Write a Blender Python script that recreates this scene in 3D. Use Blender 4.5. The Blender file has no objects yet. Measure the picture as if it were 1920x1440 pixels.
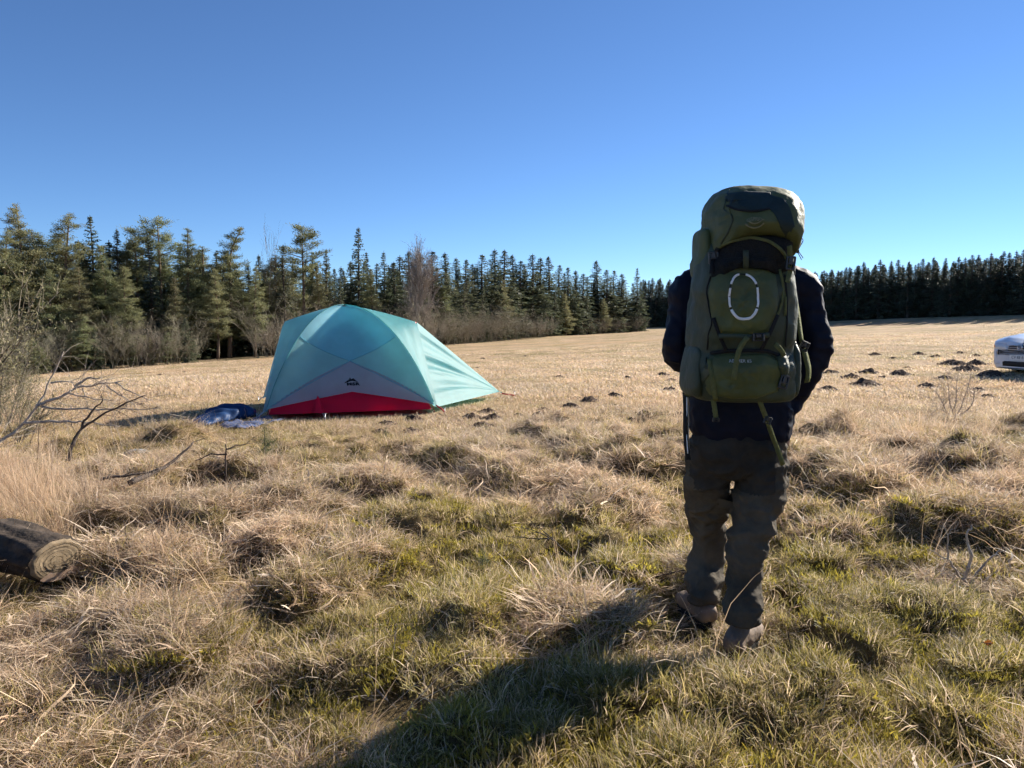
import bpy, math, random
import numpy as np
from mathutils import Vector, Matrix, noise as mnoise
from mathutils.bvhtree import BVHTree

# ------------------------------------------------------------------ camera, sky, sun, exposure
SC = bpy.context.scene
COL = SC.collection
CAM_H, F_PX, PITCH = 1.3, 1423.0, math.atan(120 / 1423.0)
cam_data = bpy.data.cameras.new('camera')
cam = bpy.data.objects.new('camera', cam_data); COL.objects.link(cam)
cam.location = (0, 0, CAM_H)
cam.rotation_euler = (math.pi / 2 - PITCH, 0, 0)
cam_data.sensor_fit = 'HORIZONTAL'
cam_data.angle = 2 * math.atan(960 / F_PX)
cam_data.clip_start = 0.05
cam_data.clip_end = 3000
SC.camera = cam

SUN_AZ, SUN_EL = math.radians(50), math.radians(26.5)      # azimuth measured from +Y towards +X
SUN_DIR = Vector((math.sin(SUN_AZ) * math.cos(SUN_EL), math.cos(SUN_AZ) * math.cos(SUN_EL), math.sin(SUN_EL)))
world = bpy.data.worlds.new('World'); SC.world = world
world.use_nodes = True
wn = world.node_tree.nodes
sky = wn.new('ShaderNodeTexSky'); sky.sky_type = 'NISHITA'; sky.sun_disc = False
sky.sun_elevation = SUN_EL; sky.sun_rotation = SUN_AZ
sky.altitude = 50; sky.air_density = 0.7; sky.dust_density = 0.0; sky.ozone_density = 7.0
world.node_tree.links.new(sky.outputs[0], wn['Background'].inputs[0])
wn['Background'].inputs[1].default_value = 0.064
sun_data = bpy.data.lights.new('sun', 'SUN'); sun_data.energy = 5.0; sun_data.angle = math.radians(0.53)
sun_data.color = (1.0, 0.93, 0.82)
sun = bpy.data.objects.new('sun', sun_data); COL.objects.link(sun)
sun.rotation_euler = (-SUN_DIR).to_track_quat('-Z', 'Y').to_euler()
sun.location = SUN_DIR * 60
vs = SC.view_settings
vs.view_transform = 'Standard'; vs.look = 'None'; vs.exposure = 1.27; vs.gamma = 1.0; vs.use_curve_mapping = False
SC.render.engine = 'CYCLES'
cy = SC.cycles
cy.max_bounces = 7; cy.diffuse_bounces = 2; cy.glossy_bounces = 1; cy.transmission_bounces = 6
cy.transparent_max_bounces = 6; cy.sample_clamp_indirect = 6.0
cy.use_denoising = True
cy.use_adaptive_sampling = True; cy.adaptive_threshold = 0.03; cy.adaptive_min_samples = 12
cy.caustics_reflective = False; cy.caustics_refractive = False

# ------------------------------------------------------------------ helpers
rng = np.random.default_rng(11)
random.seed(11)
CP, SP = math.cos(PITCH), math.sin(PITCH)

def at(x, y, Y):
    """photograph pixel (1920 x 1440) at world depth Y -> point"""
    a, b = (x - 960) / F_PX, (720 - y) / F_PX
    dy, dz = CP + b * SP, -SP + b * CP
    return np.array([a / dy * Y, Y, CAM_H + dz / dy * Y])

def vnoise(x, y, seed=0):
    """2-D value noise in -1..1, numpy arrays"""
    xi, yi = np.floor(x).astype(np.int64), np.floor(y).astype(np.int64)
    xf, yf = x - xi, y - yi
    u, v = xf * xf * xf * (xf * (xf * 6 - 15) + 10), yf * yf * yf * (yf * (yf * 6 - 15) + 10)
    def h(i, j):
        n = (i * 374761393 + j * 668265263 + seed * 974634777) & 0x7fffffff
        n = ((n ^ (n >> 13)) * 1274126177) & 0x7fffffff
        n = (n ^ (n >> 16))
        return (n & 0xffff) / 32767.5 - 1
    a, b, c, d = h(xi, yi), h(xi + 1, yi), h(xi, yi + 1), h(xi + 1, yi + 1)
    return a + (b - a) * u + (c - a) * v + (a - b - c + d) * u * v

def fbm(x, y, octaves=4, seed=0):
    s, amp, tot = 0, 1.0, 0
    for o in range(octaves):
        s = s + amp * vnoise(x * 2 ** o + 17.3 * o, y * 2 ** o - 9.1 * o, seed + o); tot += amp; amp *= 0.5
    return s / tot

def sstep(a, b, x):
    t = np.clip((x - a) / (b - a), 0, 1)
    return t * t * (3 - 2 * t)

class Geo:
    """collects vertices and faces; build() makes ONE mesh object of them"""
    def __init__(self):
        self.V, self.F, self.C, self.M, self.n = [], [], [], [], 0
    def add(self, V, F, col=None, mi=0):
        V = np.asarray(V, float).reshape(-1, 3)
        F = np.asarray(F, int)
        self.V.append(V); self.F.append((F + self.n, mi)); self.n += len(V)
        if col is None: col = (1, 1, 1)
        col = np.asarray(col, float)
        self.C.append(np.broadcast_to(col, (len(V), 3)) if col.ndim == 1 else col)
    def tube(self, P, R, sides=6, cap=True, col=None, mi=0, flat=None):
        P = np.asarray(P, float); n = len(P)
        R = np.broadcast_to(np.asarray(R, float), (n,)) if np.ndim(R) < 2 else np.asarray(R, float)
        T = np.gradient(P, axis=0); T /= np.linalg.norm(T, axis=1)[:, None] + 1e-12
        ref = np.array([0, 0, 1.0]) if abs(T[0][2]) < 0.9 else np.array([1.0, 0, 0])
        rings = []
        for i in range(n):
            a = np.cross(T[i], ref); a /= np.linalg.norm(a) + 1e-12
            b = np.cross(T[i], a); ref = np.cross(a, T[i]) * 1.0
            ang = np.arange(sides) * 2 * math.pi / sides
            rings.append(P[i] + R[i] * (np.cos(ang)[:, None] * a + np.sin(ang)[:, None] * b))
            ref = -b if np.dot(-b, ref) > 0 else b
        V = np.concatenate(rings)
        i, j = np.meshgrid(np.arange(n - 1), np.arange(sides), indexing='ij')
        i, j = i.ravel(), j.ravel(); k = (j + 1) % sides
        F = np.stack([i * sides + j, i * sides + k, (i + 1) * sides + k, (i + 1) * sides + j], 1)
        self.add(V, F, col, mi)
        if cap and sides > 2:
            self.F.append((np.array([np.arange(sides)[::-1]]) + self.n - n * sides, mi))
            self.F.append((np.array([np.arange(sides)]) + self.n - sides, mi))
    def grid(self, P, col=None, mi=0, wrap=False):
        P = np.asarray(P, float); a, b = P.shape[:2]
        i, j = np.meshgrid(np.arange(a - 1), np.arange(b if wrap else b - 1), indexing='ij')
        i, j = i.ravel(), j.ravel(); k = (j + 1) % b
        self.add(P.reshape(-1, 3), np.stack([i * b + j, i * b + k, (i + 1) * b + k, (i + 1) * b + j], 1), col, mi)
    def loft(self, rings, mi=0, col=None):
        """closed tube through rings (n, m, 3), capped"""
        rings = np.asarray(rings, float); n, m = rings.shape[:2]
        self.grid(rings, col, mi, wrap=True)
        self.F.append((np.array([np.arange(m)[::-1]]) + self.n - n * m, mi))
        self.F.append((np.array([np.arange(m)]) + self.n - m, mi))
    def box(self, c, s, R=None, mi=0, col=None, bev=0.0):
        c = np.asarray(c, float); s = np.asarray(s, float) / 2
        if bev <= 0:
            V = np.array([[x, y, z] for x in (-1, 1) for y in (-1, 1) for z in (-1, 1)], float) * s
            F = [[0, 1, 3, 2], [4, 6, 7, 5], [0, 4, 5, 1], [2, 3, 7, 6], [0, 2, 6, 4], [1, 5, 7, 3]]
            F = np.array(F)
        else:
            b = min(bev, s.min() * 0.9)
            rings = []
            for z, ins in ((-s[2], b), (-s[2] + b, 0), (s[2] - b, 0), (s[2], b)):
                x, y = s[0] - ins, s[1] - ins; q = b * 0.8
                rings.append([[x, -y + q, z], [x, y - q, z], [x - q, y, z], [-x + q, y, z], [-x, y - q, z], [-x, -y + q, z], [-x + q, -y, z], [x - q, -y, z]])
            rings = np.array(rings)
            if R is not None: rings = rings @ np.asarray(R, float).T
            self.loft(rings + c, mi, col); return
        if R is not None: V = V @ np.asarray(R, float).T
        self.add(V + c, F, col, mi)
    def build(self, name, mats, parent=None, smooth=True, origin=(0, 0, 0), link=True, attr=True):
        me = bpy.data.meshes.new(name)
        V = np.concatenate(self.V) - np.asarray(origin, float)
        loops, starts, tot, mis, pos = [], [], [], [], 0
        for F, mi in self.F:
            k = F.shape[1]
            loops.append(F.ravel()); starts.append(pos + np.arange(len(F)) * k); tot.append(np.full(len(F), k)); mis.append(np.full(len(F), mi)); pos += F.size
        loops, starts, tot, mis = map(np.concatenate, (loops, starts, tot, mis))
        me.vertices.add(len(V)); me.vertices.foreach_set('co', V.ravel().astype(np.float32))
        me.loops.add(len(loops)); me.loops.foreach_set('vertex_index', loops.astype(np.int32))
        me.polygons.add(len(starts)); me.polygons.foreach_set('loop_start', starts.astype(np.int32))
        try: me.polygons.foreach_set('loop_total', tot.astype(np.int32))
        except Exception: pass
        me.polygons.foreach_set('material_index', mis.astype(np.int32))
        me.update(calc_edges=True); me.validate()
        me.polygons.foreach_set('use_smooth', np.full(len(me.polygons), bool(smooth)))
        if attr:
            C = np.concatenate([np.asarray(c) for c in self.C])
            at_ = me.attributes.new('tone', 'FLOAT_COLOR', 'POINT')
            at_.data.foreach_set('color', np.concatenate([C, np.ones((len(C), 1))], 1).ravel().astype(np.float32))
        for m in (mats if isinstance(mats, (list, tuple)) else [mats]): me.materials.append(m)
        o = bpy.data.objects.new(name, me)
        if link: COL.objects.link(o)
        if parent is not None: o.parent = parent
        return o

def tag(o, label=None, category=None, group=None, kind=None):
    if label: o['label'] = label
    if category: o['category'] = category
    if group: o['group'] = group
    if kind: o['kind'] = kind
    return o

def empty(name, loc, label=None, category=None, group=None, rz=0.0):
    e = bpy.data.objects.new(name, None); COL.objects.link(e)
    e.location = loc; e.rotation_euler = (0, 0, rz); e.empty_display_size = 0.1
    return tag(e, label, category, group)

def copy_thing(src, loc, rz, scale, label, group=None):
    c = src.copy(); COL.objects.link(c)
    c.location = loc; c.rotation_euler = (c.rotation_euler[0], c.rotation_euler[1], rz); c.scale = scale
    c['label'] = label
    if group: c['group'] = group
    elif 'group' in c: del c['group']
    for ch in src.children:
        d = ch.copy(); COL.objects.link(d); d.parent = c
    return c

# ------------------------------------------------------------------ materials
def mat(name, color, rough=0.8, var=0.15, nscale=6.0, bump=0.0, bscale=40.0, spec=0.3, trans=0.0, tcol=None, metal=0.0,
        color2=None, tone=False, per_object=0.0, coat=0.0, sheen=0.0, stretch=None, detail=6.0):
    m = bpy.data.materials.new(name); m.use_nodes = True
    nt = m.node_tree; N, L = nt.nodes, nt.links
    bs = N['Principled BSDF']; out = N['Material Output']
    bs.inputs['Roughness'].default_value = rough; bs.inputs['Specular IOR Level'].default_value = spec
    bs.inputs['Metallic'].default_value = metal; bs.inputs['Coat Weight'].default_value = coat
    if sheen: bs.inputs['Sheen Weight'].default_value = sheen
    tc = N.new('ShaderNodeTexCoord'); mp = N.new('ShaderNodeMapping'); L.new(tc.outputs['Object'], mp.inputs[0])
    if stretch: mp.inputs['Scale'].default_value = stretch
    nz = N.new('ShaderNodeTexNoise'); nz.inputs['Scale'].default_value = nscale; nz.inputs['Detail'].default_value = detail
    nz.inputs['Roughness'].default_value = 0.62
    L.new(mp.outputs[0], nz.inputs['Vector'])
    c2 = color2 if color2 else tuple(max(0, c * (1 - 2 * var)) for c in color)
    c1 = color if color2 else tuple(min(1, c * (1 + var)) for c in color)
    rp = N.new('ShaderNodeValToRGB')
    rp.color_ramp.elements[0].position = 0.32; rp.color_ramp.elements[1].position = 0.68
    rp.color_ramp.elements[0].color = (*c2, 1); rp.color_ramp.elements[1].color = (*c1, 1)
    L.new(nz.outputs['Fac'], rp.inputs[0]); col = rp.outputs[0]
    if tone:
        a = N.new('ShaderNodeAttribute'); a.attribute_name = 'tone'
        mx = N.new('ShaderNodeMix'); mx.data_type = 'RGBA'; mx.blend_type = 'MULTIPLY'; mx.inputs[0].default_value = 1
        L.new(col, mx.inputs[6]); L.new(a.outputs['Color'], mx.inputs[7]); col = mx.outputs[2]
    if per_object:
        oi = N.new('ShaderNodeObjectInfo'); mr = N.new('ShaderNodeMapRange')
        mr.inputs[3].default_value = 1 - per_object; mr.inputs[4].default_value = 1 + per_object
        L.new(oi.outputs['Random'], mr.inputs[0])
        hs = N.new('ShaderNodeHueSaturation'); L.new(mr.outputs[0], hs.inputs['Value']); L.new(col, hs.inputs['Color'])
        ml = N.new('ShaderNodeMath'); ml.operation = 'MULTIPLY_ADD'; ml.inputs[1].default_value = 0.05 ; ml.inputs[2].default_value = 0.475
        fr = N.new('ShaderNodeMath'); fr.operation = 'FRACT'
        m7 = N.new('ShaderNodeMath'); m7.operation = 'MULTIPLY'; m7.inputs[1].default_value = 7.31
        L.new(oi.outputs['Random'], m7.inputs[0]); L.new(m7.outputs[0], fr.inputs[0]); L.new(fr.outputs[0], ml.inputs[0]); L.new(ml.outputs[0], hs.inputs['Hue'])
        col = hs.outputs[0]
    L.new(col, bs.inputs['Base Color'])
    if bump:
        bz = N.new('ShaderNodeTexNoise'); bz.inputs['Scale'].default_value = bscale; bz.inputs['Detail'].default_value = 4
        L.new(mp.outputs[0], bz.inputs['Vector'])
        bp = N.new('ShaderNodeBump'); bp.inputs['Strength'].default_value = bump; bp.inputs['Distance'].default_value = 0.01
        L.new(bz.outputs['Fac'], bp.inputs['Height']); L.new(bp.outputs[0], bs.inputs['Normal'])
    if trans:
        tr = N.new('ShaderNodeBsdfTranslucent'); ms = N.new('ShaderNodeMixShader'); ms.inputs[0].default_value = trans
        if tcol: tr.inputs[0].default_value = (*tcol, 1)
        else: L.new(col, tr.inputs[0])
        L.new(bs.outputs[0], ms.inputs[1]); L.new(tr.outputs[0], ms.inputs[2]); L.new(ms.outputs[0], out.inputs[0])
    return m
# ------------------------------------------------------------------ terrain
GX0, GX1, GY0, GY1, GS = -14.0, 16.0, 0.0, 20.0, 0.03
gx = np.arange(GX0, GX1 + GS / 2, GS); gy = np.arange(GY0, GY1 + GS / 2, GS)
GXX, GYY = np.meshgrid(gx, gy)

# tussocks: grass humps of the near rough strip (x, y, radius, height)
TUSS = []
def try_tuss(x, y, r, h, gap=0.75):
    for (a, b, c, d) in TUSS:
        if (a - x) ** 2 + (b - y) ** 2 < (gap * (r + c)) ** 2: return
    TUSS.append((x, y, r, h))
for (px, py, r, h) in [(850, 1270, .30, .10), (560, 1040, .30, .15), (760, 1010, .34, .16), (1560, 905, .36, .20), (1640, 945, .34, .20), (1790, 900, .36, .20),
                       (1850, 890, .34, .18), (1240, 890, .45, .20), (870, 880, .34, .20), (960, 905, .34, .16), (590, 1140, .22, .14), (1090, 1210, .22, .13),
                       (420, 985, .40, .16), (700, 930, .34, .16), (1000, 1400, .30, .08), (1430, 1370, .26, .08), (1170, 1110, .24, .13), (480, 900, .34, .15), (1060, 930, .35, .14),
                       (1820, 1010, .42, .18), (300, 905, .45, .18), (1540, 830, .3, .18), (1130, 870, .3, .14), (340, 1260, .24, .12), (1160, 960, .3, .13), (660, 1290, .2, .1)]:
    TUSS.append((*at(px, py, CAM_H * F_PX / (py - 600))[:2], r, h))
tr_ = np.random.default_rng(5)
for k in range(3200):
    y = 1.6 + tr_.random() ** 1.3 * 8.6; x = (tr_.random() * 2 - 1) * (1.6 + 0.85 * y)
    r = 0.08 + 0.24 * tr_.random() ** 1.5
    if y < 3.2: r *= 0.7
    e = 9.3 + 0.6 * math.sin(x * 1.3) + 0.35 * math.sin(x * 3.1 + 1)
    if y > e or (y > 7.9 and -5.2 < x < .3): continue
    try_tuss(x, y, r, r * (0.30 + 0.32 * tr_.random()))
FINE = 0.030 * fbm(GXX * 1.1, GYY * 1.1, 4, 3) + 0.016 * fbm(GXX * 4.2, GYY * 4.2, 3, 8)
FINE *= 1 - 0.55 * sstep(8.5, 10.5, GYY)
for (x, y, r, h) in TUSS:
    i0, i1 = int((y - 2.6 * r - GY0) / GS), int((y + 2.6 * r - GY0) / GS) + 2
    j0, j1 = int((x - 2.6 * r - GX0) / GS), int((x + 2.6 * r - GX0) / GS) + 2
    i0, j0 = max(i0, 0), max(j0, 0)
    if i1 <= i0 or j1 <= j0: continue
    sx, sy = GXX[i0:i1, j0:j1], GYY[i0:i1, j0:j1]
    d = np.sqrt((sx - x) ** 2 + (sy - y) ** 2) / r * (1 + 0.22 * vnoise(sx * 5, sy * 5, 31))
    FINE[i0:i1, j0:j1] += 1.25 * h * np.exp(-(np.abs(d) ** 3.4)) - 0.22 * h * np.exp(-((d - 1.35) / 0.35) ** 2)
edge = sstep(GX0, GX0 + 3, GXX) * (1 - sstep(GX1 - 3, GX1, GXX)) * (1 - sstep(GY1 - 4, GY1, GYY)) * sstep(0, .5, GYY)
STAND = []          # level spots (x, y, radius) under things that stand on the field
def flatten(x, y, r, z=None):
    global FINE
    d = np.sqrt((GXX - x) ** 2 + (GYY - y) ** 2)
    w = 1 - sstep(r * 0.55, r, d)
    FINE = FINE * (1 - w) + (w * (0.0 if z is None else z))
flatten(0.88, 2.92, 0.42); flatten(0.74, 3.22, 0.35); flatten(-2.16, 3.42, .46); flatten(-2.5, 3.65, .5); flatten(2.17, 3.5, .42)
FINE *= edge

def macro(x, y):
    d = np.sqrt(x * x + y * y)
    w = sstep(13, 34, d)
    z = w * (0.0417 * np.clip(x, -160, 160) - 0.0112 * np.clip(y, -60, 260))
    pxx = 960 + 1423.0 * x / np.maximum(y, 1.0)                      # the field dips before the bank the far plantation stands on
    fd = np.interp(pxx, [1190, 1300, 1500, 1920, 2200], [205, 190, 166, 132, 115])
    z = z - 0.95 * sstep(22, 70, x) * sstep(50, 100, y) * (1 - sstep(-24, -3, y - fd))
    return z + 0.10 * w * vnoise(x * 0.06, y * 0.06, 77) + 0.03 * vnoise(x * 0.21, y * 0.21, 78) * sstep(10, 20, d)

def H(x, y):
    x, y = np.asarray(x, float), np.asarray(y, float)
    fx, fy = np.clip((x - GX0) / GS, 0, len(gx) - 1.001), np.clip((y - GY0) / GS, 0, len(gy) - 1.001)
    i, j = fy.astype(int), fx.astype(int); u, v = fx - j, fy - i
    f = FINE[i, j] * (1 - u) * (1 - v) + FINE[i, j + 1] * u * (1 - v) + FINE[i + 1, j] * (1 - u) * v + FINE[i + 1, j + 1] * u * v
    ins = (x > GX0) & (x < GX1) & (y > GY0) & (y < GY1)
    return macro(x, y) + np.where(ins, f, 0)

def h1(x, y): return float(H(x, y))

def on_ground(px, py):
    """where the photograph's pixel ray meets the ground (smooth terrain)"""
    lo, hi = 1.2, 220.0
    Y = lo
    prev = None
    for Y in np.geomspace(lo, hi, 700):
        p = at(px, py, Y)
        if p[2] <= float(macro(p[0], p[1])): return np.array([p[0], p[1], h1(p[0], p[1])])
    return np.array([p[0], p[1], h1(p[0], p[1])])

NG = 600
t = np.linspace(-1, 1, NG)
xs = 2.2 * np.sinh(6.4 * t); ys = 2.2 * np.sinh(6.4 * t) + 4.0
XX, YY = np.meshgrid(xs, ys)
g = Geo(); g.grid(np.stack([XX, YY, H(XX, YY) - 0.012 * sstep(30, 8, np.hypot(XX, YY))], -1)[:, ::1])

def ground_material():
    m = bpy.data.materials.new('winter_field'); m.use_nodes = True
    N, L = m.node_tree.nodes, m.node_tree.links; bs = N['Principled BSDF']
    bs.inputs['Roughness'].default_value = 0.95; bs.inputs['Specular IOR Level'].default_value = 0.1
    geo = N.new('ShaderNodeNewGeometry')
    def noise(scale, detail=6, rough=.6, stretch=None):
        n = N.new('ShaderNodeTexNoise'); n.inputs['Scale'].default_value = scale; n.inputs['Detail'].default_value = detail; n.inputs['Roughness'].default_value = rough
        if stretch:
            mp = N.new('ShaderNodeMapping'); mp.inputs['Scale'].default_value = stretch; L.new(geo.outputs['Position'], mp.inputs[0]); L.new(mp.outputs[0], n.inputs['Vector'])
        else: L.new(geo.outputs['Position'], n.inputs['Vector'])
        return n
    def ramp(src, stops):
        r = N.new('ShaderNodeValToRGB'); e = r.color_ramp.elements
        while len(e) < len(stops): e.new(0.5)
        for k, (p, c) in enumerate(stops): e[k].position = p; e[k].color = (*c, 1)
        L.new(src, r.inputs[0]); return r.outputs[0]
    def mix(f, a, b, mode='MIX'):
        x = N.new('ShaderNodeMix'); x.data_type = 'RGBA'; x.blend_type = mode
        if isinstance(f, float): x.inputs[0].default_value = f
        else: L.new(f, x.inputs[0])
        L.new(a, x.inputs[6]); L.new(b, x.inputs[7]); return x.outputs[2]
    straw = ramp(noise(22, 8, .7).outputs[0], [(.3, (.25, .17, .10)), (.5, (.43, .305, .19)), (.72, (.56, .41, .27))])
    green = ramp(noise(30, 6, .7).outputs[0], [(.3, (.17, .135, .06)), (.7, (.38, .30, .14))])
    patch = ramp(noise(0.55, 5, .6).outputs[0], [(.46, (0, 0, 0)), (.60, (1, 1, 1))])
    far = mix(patch, straw, green)
    # broad bleached and pinkish bands of the grazed field
    band = ramp(noise(0.09, 4, .55, (0.5, 1.6, 1)).outputs[0], [(.35, (.80, .80, .74)), (.52, (1, 1, 1)), (.68, (1.14, 1.0, .90))])
    far = mix(1.0, far, band, 'MULTIPLY')
    speck = ramp(noise(3.4, 6, .75, (1.0, 0.55, 1)).outputs[0], [(.31, (.50, .44, .40)), (.45, (1, 1, 1))])
    far = mix(.8, far, speck, 'MULTIPLY')
    # thatch and moss under the near grass
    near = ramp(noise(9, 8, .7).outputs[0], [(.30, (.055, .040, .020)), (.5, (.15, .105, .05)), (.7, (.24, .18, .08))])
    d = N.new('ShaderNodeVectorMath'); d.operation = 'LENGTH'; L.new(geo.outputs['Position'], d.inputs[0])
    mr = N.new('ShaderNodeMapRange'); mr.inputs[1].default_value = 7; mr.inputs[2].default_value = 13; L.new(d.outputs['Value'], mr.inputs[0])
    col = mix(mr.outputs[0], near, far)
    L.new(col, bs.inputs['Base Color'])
    b = N.new('ShaderNodeBump'); b.inputs['Strength'].default_value = .9; b.inputs['Distance'].default_value = .05
    L.new(noise(14, 8, .7).outputs[0], b.inputs['Height']); L.new(b.outputs[0], bs.inputs['Normal'])
    return m
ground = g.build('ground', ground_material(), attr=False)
tag(ground, 'straw coloured winter field with rough humps near and smooth pasture beyond', 'field', kind='structure')
ORD = 'first second third fourth fifth sixth seventh eighth ninth tenth eleventh twelfth thirteenth fourteenth fifteenth sixteenth seventeenth eighteenth nineteenth twentieth'.split()
ORD += ['twenty-' + o for o in ORD[:9]]
# ------------------------------------------------------------------ trees
BARK_PINE = mat('pine_bark', (.20, .14, .095), .9, nscale=5, color2=(.09, .065, .05), bump=.5)
BARK_SPRUCE = mat('spruce_bark', (.13, .105, .085), .95, nscale=5, color2=(.06, .05, .042), bump=.4)
BARK_PALE = mat('pale_bark', (.50, .46, .42), .8, nscale=8, color2=(.26, .23, .21))
TWIG = mat('bare_twigs', (.30, .265, .195), .9, nscale=3, color2=(.18, .155, .11), tone=True, per_object=.15)
BIRCH_TWIG = mat('birch_twigs', (.34, .30, .27), .9, nscale=3, color2=(.23, .20, .18), tone=True)
def needle_mat(name, c1, c2, trans):
    return mat(name, c1, .6, nscale=.8, color2=c2, trans=trans, tone=True, per_object=.22, spec=.25)
NEEDLE_PINE = needle_mat('pine_needles', (.29, .29, .145), (.18, .19, .095), .38)
NEEDLE_SPRUCE = needle_mat('spruce_needles', (.185, .20, .112), (.105, .122, .074), .28)
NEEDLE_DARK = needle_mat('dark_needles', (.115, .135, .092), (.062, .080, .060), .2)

def leaf_tris(G, P, D, length, width, r, tone):
    """many narrow needle sprays: P base points, D directions"""
    n = len(P)
    D = D / (np.linalg.norm(D, axis=1)[:, None] + 1e-9)
    q = r.normal(0, 1, (n, 3)); S = np.cross(D, q); S /= np.linalg.norm(S, axis=1)[:, None] + 1e-9
    L = (length * (0.6 + 0.8 * r.random(n)))[:, None]; W = (width * (0.7 + .6 * r.random(n)))[:, None]
    V = np.stack([P - S * W * .25, P + D * L * .55 + S * W * .5, P + D * L, P + D * L * .5 - S * W * .5], 1).reshape(-1, 3)
    F = np.arange(4 * n).reshape(n, 4)
    G.add(V, F, np.repeat(tone, 4, axis=0))

def spruce(seed, Ht, spread, needles, skirt=.06, dens=1.0, bare_top=0.0):
    r = np.random.default_rng(seed)
    T = Geo(); zt = np.linspace(0, Ht, 12)
    T.tube(np.stack([.04 * np.sin(zt * .5 + seed) , .04 * np.cos(zt * .4), zt], 1), .018 * Ht * (1 - zt / Ht * .93), 6)
    C = Geo(); BP, BD, BT, BL = [], [], [], []
    z = skirt * Ht
    while z < Ht * .985:
        f = z / Ht
        prof = (1 - f) ** .95 * (0.62 + .38 * min(1, (f + .05) / .22))
        nb = int(5 + 3 * r.random() + (4 if f < .6 else 0))
        for b in range(nb):
            a = r.random() * 2 * np.pi
            Lb = spread * (prof * (.62 + .5 * r.random()) + .012)
            up = .45 * f - .12 + .12 * r.normal()
            n = max(3, int(Lb / .16 * dens))
            s = np.linspace(.12, 1, n)
            droop = -.42 * (1 - f) * s ** 1.7 * Lb + .18 * Lb * np.clip(s - .75, 0, 1)
            pts = np.stack([np.cos(a) * s * Lb, np.sin(a) * s * Lb, z + up * s * Lb + droop + 0 * s], 1)
            if Lb > .5: T.tube(np.concatenate([[[0, 0, z]], pts]), np.linspace(.016, .004, n + 1) * (Lb / 1.5 + .4), 3, cap=False)
            tn = (.62 + .5 * r.random()) * (0.75 + .35 * s)
            out = np.array([np.cos(a), np.sin(a), 0]); side = np.array([-np.sin(a), np.cos(a), 0])
            for sg in (-1, 1, 0, -1, 1):
                D = out * (.75 + .3 * r.random((n, 1))) + side * sg * (.55 + .6 * r.random((n, 1))) + np.array([0, 0, 1]) * (-.28 + .30 * r.normal(0, 1, (n, 1)))
                BP.append(pts + r.normal(0, .035, (n, 3))); BD.append(D); BL.append(np.full(n, min(1.0, .17 + 1.4 * Lb / spread))); BT.append(np.repeat(tn[:, None], 3, 1) * (1 + .12 * r.normal(0, 1, (n, 1))))
        z += Ht * (.016 + .022 * (1 - f)) * (.8 + .4 * r.random())
    # leader
    n = 26; zz = Ht * (.91 + .09 * r.random(n)); BL.append(np.full(n, .17))
    BP.append(np.stack([0 * zz, 0 * zz, zz], 1)); BD.append(np.stack([r.normal(0, 1, n), r.normal(0, 1, n), .9 + 0 * zz], 1)); BT.append(np.full((n, 3), .9))
    P, D, tn = np.concatenate(BP), np.concatenate(BD), np.concatenate(BT)
    leaf_tris(C, P, D, .032 * Ht * np.concatenate(BL), .0090 * Ht * (.5 + .5 * np.concatenate(BL)), r, np.clip(tn, .3, 1.4))
    return T, C

def pine(seed, Ht, spread, bare=.25, flat=False, bend=0.0, clumps=380, spiky=.5):
    r = np.random.default_rng(seed)
    T, C = Geo(), Geo()
    zt = np.linspace(0, Ht, 14)
    lean = np.array([r.normal(0, .03), r.normal(0, .03)])
    def axis(z):
        z = np.asarray(z, float); f = z / Ht
        return np.stack([lean[0] * z + .10 * np.sin(f * 5 + seed) + bend * np.clip(f - .72, 0, 1) ** 1.6 * 14, lean[1] * z + .10 * np.cos(f * 4 + seed), z], -1)
    T.tube(axis(zt), .016 * Ht * (1 - zt / Ht * .9) + .01, 7)
    nl = int(46 * clumps / 380); BP, BD, BT, BL = [], [], [], []
    for k in range(nl):
        f = bare + (1 - bare) * (k + r.random()) / nl
        z = f * Ht; g_ = (f - bare) / (1 - bare)
        prof = (1 - g_) ** spiky * (.35 + .65 * min(1, g_ / .25)) if not flat else (.45 + .55 * math.sin(math.pi * min(1, g_ * .9 + .1)))
        a = r.random() * 2 * np.pi; Lb = spread * (prof * (.55 + .55 * r.random()) + .035)
        up = (.05 + .45 * g_ + .12 * r.normal()); m = 5
        s = np.linspace(0, 1, m)
        base = axis(z)
        pts = base + np.stack([np.cos(a) * s * Lb, np.sin(a) * s * Lb, up * Lb * s + .12 * Lb * s ** 2], 1)
        T.tube(pts, np.linspace(.035, .008, m) * (Lb / 1.6 + .25), 4, cap=False)
        nc = max(3, int(3 + Lb * 5.5))
        for c in range(nc):
            t_ = .25 + .75 * (c + r.random()) / nc
            i = min(m - 2, int(t_ * (m - 1))); p = pts[i] + (pts[i + 1] - pts[i]) * (t_ * (m - 1) - i)
            off = np.array([r.normal(0, .24), r.normal(0, .24), .06 + abs(r.normal(0, .10))]) * (.5 + Lb * .35) * (.45 + .55 * min(1, prof * 1.6))
            p = p + off
            nn = 42; ks = .45 + .55 * min(1, prof * 1.6)
            D = r.normal(0, 1, (nn, 3)); D[:, 2] = np.abs(D[:, 2]) * .9 + .05; D[:, 0] += .6 * np.cos(a); D[:, 1] += .6 * np.sin(a)
            BP.append(p + r.normal(0, 1, (nn, 3)) * np.array([.17, .17, .09]) * ks); BD.append(D); BL.append(np.full(nn, ks)); BT.append(np.full((nn, 3), .62 + .55 * r.random()) * (1 + .15 * r.normal(0, 1, (nn, 1))))
    P, D, tn = np.concatenate(BP), np.concatenate(BD), np.concatenate(BT)
    leaf_tris(C, P, D, .24 * np.concatenate(BL), .036 * np.concatenate(BL), r, np.clip(tn, .3, 1.4))
    return T, C

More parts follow.
